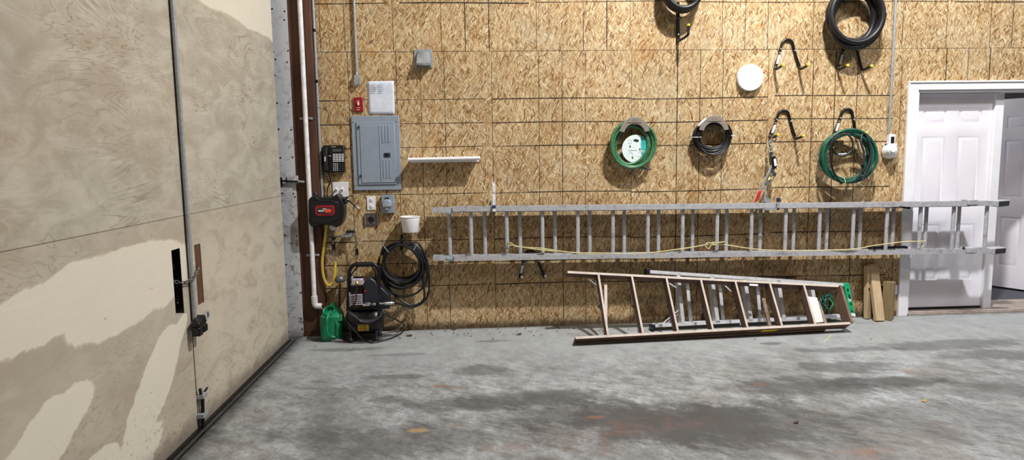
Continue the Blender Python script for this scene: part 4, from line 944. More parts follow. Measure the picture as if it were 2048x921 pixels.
# dark green hose on hook, with a thin black hose looped inside
cq = P(1694, 314, -.10); s1 = px(-.10)
gp = coil(cq, 53*s1, 50*s1, 6, -.055, -.17, .03, 30, 12, wig=.006)
gh = hose('green_hose', 'dgreen', gp, .0125, 'dark green hose coil hanging on the hook next to the doorway', None, 10)
bq = V((cq.x, -.17, cq.z))
blk = smooth([P(1668, 272, -.17), P(1661, 295, -.185), P(1664, 335, -.19), P(1675, 358, -.19), P(1684, 368, -.185)], 6)
MB().tube(blk, .009, 8).build('black_tail', 'rubber', gh)
lp = smooth([P(1690, 268, -.17), P(1673, 273, -.185), P(1664, 287, -.19), P(1666, 301, -.19), P(1676, 310, -.19), P(1690, 311, -.19), P(1702, 302, -.19), P(1706, 289, -.19), P(1702, 276, -.18), P(1694, 269, -.17)], 6)
MB().tube(lp, .0085, 8).build('black_loop', 'rubber', gh)
MB().tube([P(1675, 309, -.192), P(1684, 309.5, -.195), P(1692, 308, -.195)], [.010, .013, .010], 10).build('brass_fitting', 'chrome', gh)
for pts in ([P(1724, 268, -.17), P(1722, 285, -.19), P(1728, 305, -.19), P(1728, 325, -.19), P(1722, 345, -.19), P(1712, 358, -.19)], [P(1732, 268, -.17), P(1741, 290, -.19), P(1741, 315, -.19), P(1733, 340, -.19), P(1725, 361, -.19)]):
    MB().tube(smooth(pts, 6), .009, 8).build('grey_tail', 'dark', gh)
MB().tube([P(1723, 330, -.195), P(1727, 336, -.195)], .013, 8).build('tail_coupling', 'iron', gh)
b = MB(); ring_tie(b, P(1685, 366, -.135), .045, X, .003); b.build('string_tie', 'rope', gh)

# bracket hose hangers
def hanger(cx, cy, lab):
    y_f = -.115; c = P(cx, cy, y_f); s = px(y_f)
    h = thing('hose_hanger', (c.x, 0, c.z), lab, 'hanger', 'taupe hose hangers')
    ro, ri = 32*s, 21*s; zc = c.z-15*s
    def arc(r0, r1, a0, a1, ya, yb, sx=1.0, n=22):
        b = MB(); vs = []
        for k in range(n+1):
            a = a0+(a1-a0)*k/n; taper = 1-.35*abs(math.cos(a))
            for (r, y) in ((r0, ya), (r1 if True else 0, ya), (r1, yb), (r0, yb)):
                rr = r if r != r1 else r0+(r1-r0)*taper
                vs.append(V((c.x+rr*math.cos(a)*sx, y, zc+rr*math.sin(a))))
        fs = []
        for k in range(n):
            for j in range(4): fs.append((k*4+j, k*4+(j+1) % 4, k*4+4+(j+1) % 4, k*4+4+j))
        fs += [(0, 1, 2, 3), (n*4+3, n*4+2, n*4+1, n*4)]
        return b.add(vs, fs)
    arc(ri, ro+4*s, math.radians(12), math.radians(168), y_f-.006, y_f+.006).build('front_flange', 'taupe', h, bev=.003)
    arc(ri, ri+.012, math.radians(15), math.radians(165), y_f, 0).build('saddle', 'taupe', h, bev=.002)
    arc(ri, ro+2*s, math.radians(25), math.radians(155), -.012, 0).build('back_plate', 'taupe', h, bev=.002)
    b = MB(); b.ext([V((c.x+dx*s, y_f-.006, zc+dz*s)) for dx, dz in ((-14, 23), (14, 23), (10, 33.5), (-10, 33.5))], (0, -.004, 0)); b.build('badge_plate', 'taupe', h, bev=.002)
    b = MB()
    for k in (-4, 0, 4): b.box((c.x+k*s, y_f-.011, zc+29*s), (.006, .003, .022))
    b.build('grip_ribs', 'taupe', h)
    b = MB(); b.tube([(c.x-.02, y_f+.03, zc+ri-.004), (c.x+.03, y_f+.03, zc+ri-.003)], .004, 6); b.build('tie_slot', 'white', h)
    return c, s, zc
c, s, zc = hanger(1269, 254, 'taupe hose hanger holding the light green hose')
ce = P(1267, 290, -.06)
pts = coil(ce, 38*s, 41*s, 7, -.028, -.100, .034, 28, 21, wig=.004)
pts = pts[:-3]+[V((pts[-4].x+.02, -.09, pts[-4].z))] if False else pts
o = hose('garden_hose', 'green', pts, .0135, 'light green garden hose coil with a round card insert on its hanger', None, 10)
tail = smooth([P(1245, 323, -.06), P(1255, 330, -.06), P(1272, 334, -.06), P(1297, 338, -.06)], 5); MB().tube(tail, .0095, 8).build('hose_tail', 'dgreen', o)
MB().tube([P(1296, 338, -.06), P(1301, 339, -.06)], .0085, 8).build('tail_end', 'copper', o)
b = MB(); ring_tie(b, P(1230, 293, -.06), .034, Z, .002); b.build('wire_tie', 'iron', o)
cc = P(1271.5, 298, -.075); R0 = 28*s
cdd = thing('card_insert', cc, 'round pale and teal card insert inside the light green hose', 'card')
b = MB(); b.ext([cc+V((R0*math.cos(a), 0, R0*1.0*math.sin(a))) for a in [2*PI*k/40 for k in range(40)]], (0, .003, 0)); b.build('card_disc', 'card', cdd)
b = MB(); b.ext([cc+V((R0*.99*math.cos(a), -.0012, R0*.99*math.sin(a))) for a in [-1.15+2.35*k/22 for k in range(23)]], (0, .001, 0)); b.build('teal_print', 'teal', cdd)
b = MB(); b.ext([cc+V((.004+.024*math.cos(a), -.0035, R0*.60+.010*math.sin(a)-.004*math.cos(a))) for a in [2*PI*k/20 for k in range(20)]], (0, .002, 0))
for dx, dz in ((-.05, .022), (.036, -.004), (-.028, -.075)): b.ext([cc+V((dx+.006*math.cos(a), -.0035, dz+.008*math.sin(a))) for a in [2*PI*k/12 for k in range(12)]], (0, .002, 0))
b.build('punched_holes', 'pit', cdd)
word('Hos', 'lettering', .038, cc+V((.060, -.003, -.022)), (1, 0, -.05), (0.05, 0, 1), 'white', cdd)
word('Hos', 'lettering', .03, cc+V((.048, -.003, -.062)), (1, 0, -.05), (0.05, 0, 1), 'white', cdd)
b = MB(); b.box(cc+V((-.028, -.0015, -.012)), (.075, .001, .005)); b.tube([cc+V((-.048+.02*math.cos(a), -.001, -.05+.02*math.sin(a))) for a in [-.9+4*k/14 for k in range(15)]], .0014, 4); b.tube([cc+V((-.05+.016*math.cos(a), -.001, .062+.016*math.sin(a))) for a in [2*PI*k/14 for k in range(14)]], .0012, 4, closed=True); b.build('printed_marks', 'ink', cdd)

c, s, zc = hanger(1428, 251, 'taupe hose hanger holding the bundled black cable')
ce = P(1427.5, 275, -.06); pts = coil(ce, 33.5*s, 30*s, 15, -.022, -.10, .034, 26, 33, wig=.005)
o = tag(MB().tube(pts, .0075, 8).build('black_cable', 'rubber', None, loc=ce), 'black cable bundle with white ties on the right-hand taupe hanger', 'cable')
for (x, y) in ((1393, 275), (1462, 272)): ring_tie(MB(), P(x, y, -.062), .041, V((.0, 0, 1)), .0032).build('cable_tie', 'white', o)
b = MB(); b.tube(smooth([P(1397, 252, -.10), P(1405, 244, -.115), P(1412, 238, -.12)], 4), .010, 8); b.build('paper_tag', 'white', o)

# large black air hose coil left of the ladder
hk = thing('wall_hook', P(803, 473), 'black wall hook under the white tub holding the air hose coil', 'hook', 'black utility wall hooks')
b = MB(); b.tube([P(803, 470, -.01), P(803, 500, -.01)], .012, 8); b.tube(smooth([P(803, 486, -.01), P(804, 487, -.08), P(804, 485, -.15), P(804, 477, -.165)], 4), .009, 8); b.build('hook_bar', 'black', hk)
ce = P(805, 524, -.09); s = px(-.09)
pts = coil(ce, 40*s, 38*s, 11, -.04, -.16, .024, 26, 44, wig=.006, drop=[0, .01, .03, .0, .05, .02, .07, .04, .11, .06, .02])
e0 = pts[-1]
pts += smooth([e0, P(835, 486, -.13), P(853, 520, -.13), P(858, 560, -.13), P(856, 590, -.13), P(842, 608, -.13), P(822, 615, -.14), P(800, 609, -.2), P(788, 606, -.29)], 7)[1:]
ah = hose('air_hose', 'rubber', pts, .0095, 'black air hose coil hanging on the wall beside the compressor', None, 9)
ex = smooth([P(768, 490, -.13), P(762, 512, -.13), P(764, 545, -.13), P(776, 575, -.13), P(800, 600, -.13), P(826, 612, -.13), P(848, 598, -.13), P(846, 560, -.13), P(849, 530, -.13)], 6)
MB().tube(ex, .0095, 9).build('outer_loop', 'rubber', ah)
MB().tube([P(759, 608, -.31), P(768, 607.5, -.31), P(769, 607.5, -.31), P(780, 607, -.30), P(788, 606.5, -.29)], [.010, .010, .015, .015, .009], 10).build('quick_coupler', 'chrome', ah)
MB().tube([P(763.5, 511, -.15), P(761.5, 527, -.15)], [.012, .010], 8).build('hose_end', 'brass', ah)
for qa, qb, k in (((765, 489), (777, 505), 1), ((835, 487), (827, 501), -1)): MB().obar(P(*qa, -.165), P(*qb, -.165), (.003, 0, .002*k), (0, .003, 0)).build('tie_clip', 'galv', ah)

# cable puller hanging on the hook
YP = -.09
cp = thing('cable_puller', P(1543, 325, YP), 'ratchet cable puller with a red grip hanging from the wall hook', 'cable puller')
b = MB(); b.tube([L3+V((.005, YP*.7, 0))+V((.022*math.cos(a), 0, .022*math.sin(a)-.012)) for a in [2*PI*k/16 for k in range(16)]], .006, 7, closed=True); b.build('ring', 'chrome', cp)
b = MB(); chain_links(b, [P(1541, 283, YP), P(1541.5, 305, YP)], .04, .005, .012); b.build('chain_links', 'galv', cp)
c, w, h = rect(1537, 303, 1545, 313, YP); MB().box(c, (w, .022, h)).build('swivel', 'chrome', cp, bev=.004)
b = silh([(1543, 315), (1549, 311), (1553, 316), (1555, 327), (1554, 334), (1550, 339), (1546, 336)], YP-.04, YP+.02); b.build('ratchet_body', 'black', cp, bev=.004)
b = MB(); b.ext([P(x, y, YP-.042) for x, y in ((1547, 319), (1551.5, 317), (1554, 331), (1549, 333))], (0, -.002, 0)); b.build('sticker', 'white', cp)
b = MB(); b.obar(P(1544, 310, YP), P(1547, 345, YP), (.007, 0, 0), (0, .012, 0)); b.obar(P(1541, 312, YP+.015), P(1543, 345, YP+.015), (.006, 0, 0), (0, .004, 0)); b.build('side_plates', 'galv', cp)
MB().obar(P(1545, 328, YP-.02), P(1520, 383, YP-.02), (.011, 0, .006), (0, .007, 0)).build('lever', 'galv', cp, bev=.002)
MB().obar(P(1521, 381, YP-.02), P(1512, 403, YP-.02), (.014, 0, .006), (0, .012, 0)).build('grip', 'redgrip', cp, bev=.004)
b = MB(); b.lathe(P(1546, 349, YP)+V((0, .03, 0)), (0, -1, 0), [(.018, 0), (.018, .06)], 14); b.build('drum', 'chrome', cp)
MB().obar(P(1532, 360, YP-.005), P(1529, 404, YP-.005), (.0085, 0, 0), (0, .006, 0)).build('cable_block', 'galv', cp, bev=.003)
b = MB(); b.tube(smooth([P(1544, 350, YP), P(1541, 358, YP), P(1535, 363, YP), P(1531, 362, YP)], 4), .005, 6); b.tube(smooth([P(1549, 345, YP), P(1548, 356, YP), P(1542, 366, YP)], 4), .004, 6); b.build('wire_rope', 'galv', cp)
MB().tube(smooth([P(1540, 355, YP-.02), P(1536, 361, YP-.03), P(1531, 364, YP-.02)], 4), .006, 6).build('hook', 'brass', cp)

# ------------------------------------------------------------------ lamp, sensor
c, w, h = rect(1472, 131, 1523, 181, 0)
rl_ = thing('round_wall_lamp', c, 'round white wall lamp, glowing, left of the empty hook', 'lamp')
lr = w/2
MB().lathe(c, (0, -1, 0), [(lr, 0), (lr*1.0, .026), (lr*.97, .036)], 40).build('lamp_base', 'white', rl_)
MB().lathe(c+V((0, -.036, 0)), (0, -1, 0), [(lr*.965, 0), (lr*.95, .014), (lr*.80, .024), (lr*.5, .031), (0, .034)], 40).build('diffuser', 'lamp', rl_)
sp = thing('socket_box', P(1778, 300), 'white utility box with a bell-shaped white fixture left of the doorway', 'fixture')
q0, q1 = P(1787.5, 0, -.02), P(1778, 268, -.02)
cnd = thing('metal_conduit', q1, 'long straight metal conduit running down to the white bell fixture', 'conduit'); xm = (q0.x+q1.x)/2
MB().tube([(q1.x+.0, -.02, q1.z), (q1.x+.01, -.02, TOP-.3)], .0115, 10).build('conduit_run', 'galv', cnd)
c, w, h = rect(1773, 269, 1785, 290, 0); MB().box(c+V((0, -.02, 0)), (w, .04, h)).build('upper_box', 'white', sp, bev=.003)
MB().box(c+V((.002, -.041, -.004)), (w*.55, .003, h*.62)).build('black_label', 'rubber', sp)
c, w, h = rect(1764, 287, 1790, 316, 0); MB().box(c+V((0, -.015, 0)), (w*.95, .03, h*.95)).build('lower_box', 'white', sp, bev=.003)
MB().box(c+V((-w*.34, -.031, h*.38)), (.03, .003, .024)).build('small_label', 'rubber', sp)
q = P(1779, 303, -.03); ax = V((-.26, -.95, .10)).normalized(); r0 = 15*px(-.05)
MB().lathe(q, ax, [(r0, 0), (r0, .012), (r0*.94, .024), (r0*.6, .06), (r0*.5, .075), (r0*.46, .075), (r0*.30, .085), (r0*.27, .095), (0, .097)], 32).build('bell', 'white', sp)

# ------------------------------------------------------------------ extension ladder on wall brackets
YF0, YF1, YR0, YR1 = -.205, -.128, -.120, -.045
el = thing('extension_ladder', P(1440, 465, -.12), 'long aluminium extension ladder hung sideways across the wall and doorway', 'ladder')
def ibeam(b, p, q, y0, y1, fl=.042, th=.004):
    b.obar(V((p.x, (y0+y1)/2, p.z)), V((q.x, (y0+y1)/2, q.z)), (0, (y1-y0)/2-th, 0), (0, 0, th*.7))
    for y in (y0+th/2, y1-th/2): b.obar(V((p.x, y, p.z)), V((q.x, y, q.z)), (0, th/2, 0), (0, 0, fl/2))
    return b
tA, tB = P(905, 419, YF0), P(1990, 407.5, YF0); bA, bB = P(908, 517.5, YF0), P(1983, 502.5, YF0)
rA, rB = P(863, 421, YR0), P(1940, 409, YR0); sA, sB = P(866, 517, YR0), P(1938, 503, YR0)
ibeam(MB(), tA, tB, YF0, YF1).build('front_rail', 'alu', el); ibeam(MB(), bA, bB, YF0, YF1).build('front_rail', 'alu', el)
ibeam(MB(), rA, rB, YR0, YR1).build('rear_rail', 'alu', el); ibeam(MB(), sA, sB, YR0, YR1).build('rear_rail', 'alu', el)
def rung(xp, Y0, Y1, a, b_, c_, d_):
    q = P(xp, 465, (Y0+Y1)/2); y = (Y0+Y1)/2
    f = (q.x-a.x)/(b_.x-a.x); zt = a.z+(b_.z-a.z)*f; f = (q.x-c_.x)/(d_.x-c_.x); zb = c_.z+(d_.z-c_.z)*f
    poly = []
    for k in range(10):
        t = 2*PI*k/10; poly.append(V((q.x+.0165*math.cos(t), y+.018*math.sin(t)*(1 if math.sin(t) > 0 else .75), zb)))
    MB().ext(poly, (-.004, 0, zt-zb), True).build('rung', 'alu', el)
xs_f = [942+(1975-942)*k/15 for k in range(16)]
fx0, fx1 = P(942, 465, -.165).x, P(1971, 465, -.165).x
for k in range(16):
    x = fx0+(fx1-fx0)*k/15; f = (x-tA.x)/(tB.x-tA.x); zt = tA.z+(tB.z-tA.z)*f; zb = bA.z+(bB.z-bA.z)*f
    MB().ext([V((x+.0168*math.cos(t), -.166+.019*math.sin(t)*(1 if math.sin(t) > 0 else .6), zb)) for t in [2*PI*j/12 for j in range(12)]], (0, 0, zt-zb), True).build('rung', 'alu', el)
gx0, gx1 = P(899, 465, -.082).x, P(1916, 465, -.082).x
for k in range(16):
    x = gx0+(gx1-gx0)*k/15; f = (x-rA.x)/(rB.x-rA.x); zt = rA.z+(rB.z-rA.z)*f; zb = sA.z+(sB.z-sA.z)*f
    MB().ext([V((x+.0168*math.cos(t), -.082+.018*math.sin(t)*(1 if math.sin(t) > 0 else .6), zb)) for t in [2*PI*j/12 for j in range(12)]], (0, 0, zt-zb), True).build('rung', 'alu', el)
# feet
for q in (tB, bB):
    b = MB(); b.ext([q+V((-.015, -.006, .022)), q+V((.135, -.006, .030)), q+V((.130, -.006, -.024)), q+V((.03, -.006, -.034)), q+V((-.01, -.006, -.022))], (0, .085, 0)); ft = b.build('foot', 'alu', el, bev=.004)
    b = MB(); b.ext([q+V((.03, -.010, .018)), q+V((.128, -.010, .022)), q+V((.124, -.010, -.018)), q+V((.03, -.010, -.026))], (0, .006, 0)); b.build('rubber_pad', 'dark', ft, bev=.002)
# end caps (bluish) and guides
for q, nm in ((P(896, 425, YR0), 0), (P(897, 516, YR0), 1)):
    MB().box(q+V((.01, -.03, -.004)), (.05, .09, .022)).build('end_bracket', simple('blue_green_guide', '7d949a', .5), el, bev=.004)
for q in (P(1944, 405, YF0), P(1941, 501, YF0)): MB().box(q+V((0, .03, .0)), (.09, .09, .045)).build('rail_guide', 'alu', el, bev=.004)
b = MB(); b.obar(P(1742, 413, YF1), P(1800, 414, YF1), (0, .012, 0), (0, 0, .010)); b.obar(P(1795, 413, YF0+.02), P(1818, 416.5, YF0+.02), (0, .02, 0), (0, 0, .010)); b.build('rung_lock', 'iron', el, bev=.003)
b = MB(); b.obar(P(1736, 496, YF1), P(1790, 495, YF1), (0, .012, 0), (0, 0, .011)); b.obar(P(1790, 494, YF0+.02), P(1813, 495, YF0+.02), (0, .02, 0), (0, 0, .011)); b.lathe(P(1747, 496, YF0+.01), (0, -1, 0), [(.018, 0), (.018, .02)], 14); b.build('rung_lock', 'iron', el, bev=.003)
b = MB(); b.tube([P(1926, 497, YF0+.01), P(1929, 497, YF0-.0)], .014, 10); b.build('pulley', 'iron', el)
rp1 = [P(1012, 489, -.12), P(1020, 486, -.215), P(1030, 492, -.19), P(1050, 496, -.19), P(1080, 500, -.215), P(1120, 504, -.19), P(1200, 509, -.19), P(1300, 506, -.19), P(1356, 499, -.215), P(1385, 495, -.19), P(1412, 490, -.19), P(1428, 490, -.215), P(1450, 490, -.19), P(1495, 497, -.215), P(1540, 501, -.19), P(1620, 502, -.19), P(1705, 499, -.215), P(1740, 493, -.18), P(1775, 488, -.215), P(1810, 484, -.19), P(1842, 483, -.215), P(1852, 482, -.19)]
rp2 = [P(1015, 490, -.19), P(1045, 495, -.195), P(1082, 497, -.20), P(1140, 505, -.19), P(1205, 507, -.19), P(1300, 508, -.19), P(1360, 500, -.21)]
b = MB(); b.tube(smooth(rp1, 5), .0048, 6); b.tube(smooth(rp2, 5), .0045, 6)
kn = [P(1434, 490, -.215), P(1416, 486, -.21), P(1411, 492, -.21), P(1418, 498, -.21), P(1424, 486, -.21), P(1436, 486, -.215), P(1450, 484, -.2)]
b.tube(smooth(kn, 5), .0045, 6); b.tube(smooth([P(1842, 483, -.215), P(1847, 489, -.21), P(1843, 497, -.21)], 4), .0045, 6)
b.build('rope', 'rope', el, label='straw-coloured rope tied to the rungs')
# wall brackets that carry it
def bracket(xp, ytop, lab, matp, front):
    zr = tA.z+(tB.z-tA.z)*((P(xp, 415, YF0).x-tA.x)/(tB.x-tA.x)); x = P(xp, 415, YF0).x
    h = thing('ladder_bracket', (x, 0, zr), lab, 'bracket', 'wall brackets under the ladder')
    zu = zr-.0222
    MB().mm((x-.022, -.012, zu-.03), (x+.022, 0, zr+.06)).build('wall_plate', 'galv', h)
    MB().mm((x-.012, -.222, zu-.012), (x+.012, -.006, zu)).build('arm', 'galv', h)
    zt = P(xp, ytop, -.218).z
    MB().mm((x-.013, -.222, zu-.012), (x+.013, -.212, zt)).build('upright', matp, h, bev=.002)
    return h, x, zu, zt
h, x, zu, zt = bracket(988, 365, 'white strap bracket rising in front of the long ladder near its left end', 'pvc', 1)
MB().mm((x-.0145, -.224, P(988, 417, -.22).z), (x+.0145, -.210, P(988, 411, -.22).z)).build('blue_band', simple('blue_tape', '23365e', .5), h)
MB().mm((x-.014, -.226, zt-.09), (x+.014, -.206, zt-.02)).build('strap_eye', 'pvc', h, bev=.004)
h, x, zu, zt = bracket(1555, 397, 'metal bracket with a dark blue cap below the cable puller, holding the long ladder', 'galv', 1)
MB().mm((x-.016, -.226, zt-.028), (x+.016, -.208, zt+.004)).build('blue_cap', simple('blue_cap', '1d2d4e', .5), h, bev=.003)
MB().mm((x-.12, -.222, zu-.012), (x, -.214, zu+.006)).build('side_bar', 'galv', h)

# ------------------------------------------------------------------ weathered wooden step ladder lying on its side
KL, KR = PZ(1150, 686), PZ(1702, 660)
def plane(KL, e1, A):
    e1 = V(e1).normalized(); h = V((e1.y, -e1.x, 0)).normalized(); A = math.radians(A)
    return e1, (h*math.cos(A)+Z*math.sin(A)), (-h*math.sin(A)+Z*math.cos(A))
e1, N, e2 = plane(KL, KR-KL, 36); DEP = .135; F0 = KL+N*DEP
Q = lambda x, y, back=0.0: PP(x, y, F0, N)-N*back
wl2 = thing('wooden_step_ladder', (KL+KR)/2, 'weathered brown wooden step ladder lying folded on its side, nearest the camera', 'ladder')
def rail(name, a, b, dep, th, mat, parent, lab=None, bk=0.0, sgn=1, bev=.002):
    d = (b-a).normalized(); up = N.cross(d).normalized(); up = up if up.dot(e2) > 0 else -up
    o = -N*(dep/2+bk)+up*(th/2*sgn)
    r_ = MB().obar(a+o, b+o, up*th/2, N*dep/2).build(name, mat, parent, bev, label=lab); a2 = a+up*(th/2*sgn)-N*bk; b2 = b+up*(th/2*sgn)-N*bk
    MB().obar(a2+N*.0004, b2+N*.0004, up*th*.49, N*.0012).build('pale_edge', 'step', r_); return r_  # thin paler strip along the rail's front edge
la, lb = Q(1151, 674), Q(1701, 644.5); ua_, ub_ = Q(1135, 547), Q(1677, 575)
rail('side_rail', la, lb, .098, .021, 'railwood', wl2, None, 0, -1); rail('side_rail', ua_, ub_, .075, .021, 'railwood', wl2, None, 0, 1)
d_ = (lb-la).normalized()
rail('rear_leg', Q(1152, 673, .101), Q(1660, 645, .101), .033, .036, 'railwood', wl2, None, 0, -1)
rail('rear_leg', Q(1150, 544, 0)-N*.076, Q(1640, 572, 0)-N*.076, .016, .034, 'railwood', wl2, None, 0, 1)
tops = [(1197, 550), (1264, 553.5), (1333, 557), (1402, 560.5), (1471, 564), (1540, 568), (1608, 571)]
bots = [(1216, 670), (1286, 666.5), (1356, 663), (1426, 659), (1495, 655), (1564, 651.5), (1630, 648)]
for (a, b_) in zip(tops, bots):
    p, q = Q(*a), Q(*b_); d = (q-p).normalized(); sd = N.cross(d).normalized()
    st_ = MB().obar(p-N*.042, q-N*.042, sd*.0085, N*.041).build('step', 'stepwood', wl2, .002); MB().obar(p+N*.0, q+N*.0, sd*.0082, N*.0014).build('pale_edge', 'step', st_)  # paler strip along the front of each step
    sd = sd if sd.x < 0 else -sd
    m0, m1 = p-N*.05+sd*.024+d*.03, q-N*.05+sd*.024-d*.03
    MB().tube([p-N*.05+sd*.012+d*.004, m0, m1, q-N*.05+sd*.012-d*.004], .0022, 6).build('truss_rod', 'iron', wl2)
    mm_ = (m0+m1)/2; MB().tube([mm_-d*.012, mm_+d*.012], .006, 6).build('rod_nut', 'iron', wl2)
p, q = Q(1681, 573), Q(1703, 647); d = (q-p).normalized(); sd = N.cross(d).normalized()
MB().obar(p-N*.05-d*.005, q-N*.05, sd*.011, N*.062).build('top_cap', 'stepwood', wl2, .003)
MB().tube([q+d*.0-N*.02, q+d*.0-N*.10], .006, 6).build('hinge_pin', 'iron', wl2)
# rear cross slats
for a, b_ in (((1646, 594), (1663, 641)), ((1536, 588), (1550, 646))):
    p, q = Q(a[0], a[1], .10), Q(b_[0], b_[1], .10); d = (q-p).normalized(); sd = N.cross(d).normalized()
    MB().obar(p, q, sd*.015, N*.010).build('rear_slat', 'ladwood', wl2, .002)
p, q = Q(1215, 559, .09), Q(1217, 668, .09); sd = N.cross((q-p).normalized()).normalized(); MB().obar(p+X*.002, q-X*.004, sd*.013, N*.01).build('rear_slat', 'step', wl2, .002)
for a, b_ in (((1208, 655), (1198, 671)), ((1178, 553), (1195, 566))): MB().obar(Q(*a, .05), Q(*b_, .05), (.004, 0, .002), N*.006).build('corner_brace', 'galv', wl2)
# fold-down pail shelf, paint splashed
sh4 = [Q(1619, 588, .05), Q(1640, 591, .05), Q(1653, 640, .05), Q(1632, 643, .05)]
MB().ext(sh4, -N*.016).build('pail_shelf', simple('paint_splashed_board', 'ddd9d4', .6, var=.08, sc=9, dirt=('a8a09a', .4)), wl2, .003, label='white paint-splashed pail shelf')
ctr = Q(1512, 571, .0); MB().obar(Q(1499, 570, -.0005)-N*.0, Q(1516, 571, -.0005), e2*.0085, N*.0006).build('rail_sticker', 'white', wl2)
def lowq(x, f): 
    t = (x-1151)/(1701-1151); a = la+(lb-la)*t; up = N.cross(d_).normalized(); up = up if up.dot(e2) > 0 else -up
    return a-up*.0248-N*f
vs = [lowq(1521, .012), lowq(1553, .012), lowq(1549, .06), lowq(1517, .06)]
MB().ext(vs, (0, 0, -.0008)).build('yellow_sticker', 'yl', wl2)

# ------------------------------------------------------------------ aluminium step ladder behind it
A0, B0 = P(1310, 652, -.285), P(1690, 633, -.185)
e1, N, e2 = plane(A0, V((B0.x-A0.x, B0.y-A0.y, 0)), 12); F0 = A0
al = thing('aluminium_step_ladder', (A0.x+.9, -.2, 0), 'bright aluminium step ladder with a green top, lying behind the wooden one', 'ladder')
def chan(name, a, b, dep, w, parent, mat='brightalu', sgn=1):
    d = (b-a).normalized(); up = N.cross(d).normalized(); up = up if up.dot(e2) > 0 else -up
    m_ = MB(); o = -N*dep/2
    m_.obar(a+o, b+o, up*.002, N*dep/2)
    for f in (0.002, dep-.002): m_.obar(a-N*f+up*w/2*sgn, b-N*f+up*w/2*sgn, up*w/2, N*.002)
    return m_.build(name, mat, parent)
chan('side_rail', Q(1311, 655), Q(1692, 635), .075, .026, al, sgn=1); chan('side_rail', Q(1300, 541), Q(1690, 567.5), .075, .026, al, sgn=-1)
chan('rear_rail', Q(1312, 653, .08), Q(1688, 634, .08), .03, .022, al, sgn=1); chan('rear_rail', Q(1300, 542, .08), Q(1688, 569, .08), .03, .022, al, sgn=-1)
for a, b_ in (((1357, 548), (1367, 650)), ((1424, 552), (1436, 646)), ((1490, 557), (1503, 643)), ((1557, 561), (1569, 640)), ((1623, 565.5), (1635, 637))):
    p, q = Q(*a), Q(*b_); d = (q-p).normalized(); sd = N.cross(d).normalized()
    m_ = MB(); m_.obar(p-N*.002, q-N*.002, sd*.0165, N*.002); m_.obar(p-N*.037+sd*.0155, q-N*.037+sd*.0155, sd*.0015, N*.037); m_.obar(p-N*.037-sd*.0155, q-N*.037-sd*.0155, sd*.0015, N*.037)
    m_.build('step', 'brightalu', al)
for a, b_ in (((1447, 555), (1456, 646)), ((1524, 560), (1531, 642)), ((1381, 550), (1390, 649))):
    p, q = Q(*a, .095), Q(*b_, .095); d = (q-p).normalized(); sd = N.cross(d).normalized()
    MB().obar(p, q, sd*.015, N*.006).build('rear_bar', 'brightalu', al, .002)
for a, b_, bk in (((1325, 650), (1362, 619), .03), ((1331, 652), (1366, 624), .05), ((1341, 567), (1357, 577), .03), ((1316, 543), (1336, 557), .02), ((1454, 572), (1466, 583), .04), ((1480, 650), (1487, 641), .0)):
    MB().obar(Q(*a, bk), Q(*b_, bk), e2*.006, N*.003).build('diagonal_brace', 'brightalu', al)
MB().obar(Q(1520, 553, .03), Q(1594, 555, .03), e2*.006, N*.004).build('spreader_bar', 'iron', al)
MB().obar(Q(1572, 559, .02), Q(1585, 555, .02), e2*.006, N*.006).build('spreader_joint', 'iron', al)
for a, b_ in (((1294, 538), (1299, 549)), ((1304, 650), (1310, 661))):
    c = (Q(*a)+Q(*b_))/2; R_ = Matrix((e1, N, e2)).transposed()
    MB().box(c-N*.035, (.03, .085, .050), R_).build('rubber_foot', 'rubber', al, .004)
cq = [Q(1686.5, 566), Q(1697, 566.5), Q(1709.5, 633), Q(1698, 636)]
cap = MB().ext([p+N*.012 for p in cq], -N*.10).build('top_cap', 'capgreen', al, .006, label='green moulded top cap')
b = MB()
for (x, y, l) in ((1693.5, 578, 5), (1696.5, 590, 9), (1700, 606, 5), (1702, 621, 8)): b.obar(Q(x, y)+N*.0125, Q(x+l*.17, y+l)+N*.0125, e1*.008, N*.001)
b.build('cap_slots', 'pit', cap)
b = MB(); cstar = Q(1697.5, 600)+N*.0128
for k in range(3): a = PI*k/3; b.obar(cstar-(e1*math.cos(a)+e2*math.sin(a))*.018, cstar+(e1*math.cos(a)+e2*math.sin(a))*.018, (e2*math.cos(a)-e1*math.sin(a))*.003, N*.0006)
b.build('cap_emblem', 'white', cap)
b = MB(); b.obar(Q(1701, 629)+N*.0126, Q(1709, 631)+N*.0126, e2*.014, N*.001); b.build('cap_end_label', 'card', cap)
# coil of dark green cord tucked behind the top of the ladders
gq = Q(1662, 608, .04); rd = random.Random(5); gp = []
for k in range(64):
    t = k*.55; gp.append(gq+e1*(.046*math.cos(t)+rd.uniform(-.012, .012))+e2*(.062*math.sin(t)+rd.uniform(-.015, .015)+.01)-N*(.02+.03*math.sin(k*.9)))
gc_ = tag(MB().tube(smooth(gp, 4), .0065, 7).build('cord_bundle', 'dgreen', None, loc=gq), 'tangled dark green cord bundle seen between the tops of the two step ladders', 'cord')
MB().tube(smooth([gq+e2*.05-N*.0, gq+e1*.03+N*.02, gq-e2*.05+N*.02, gq-e2*.09], 5), .009, 7).build('cord_end', 'green', gc_)

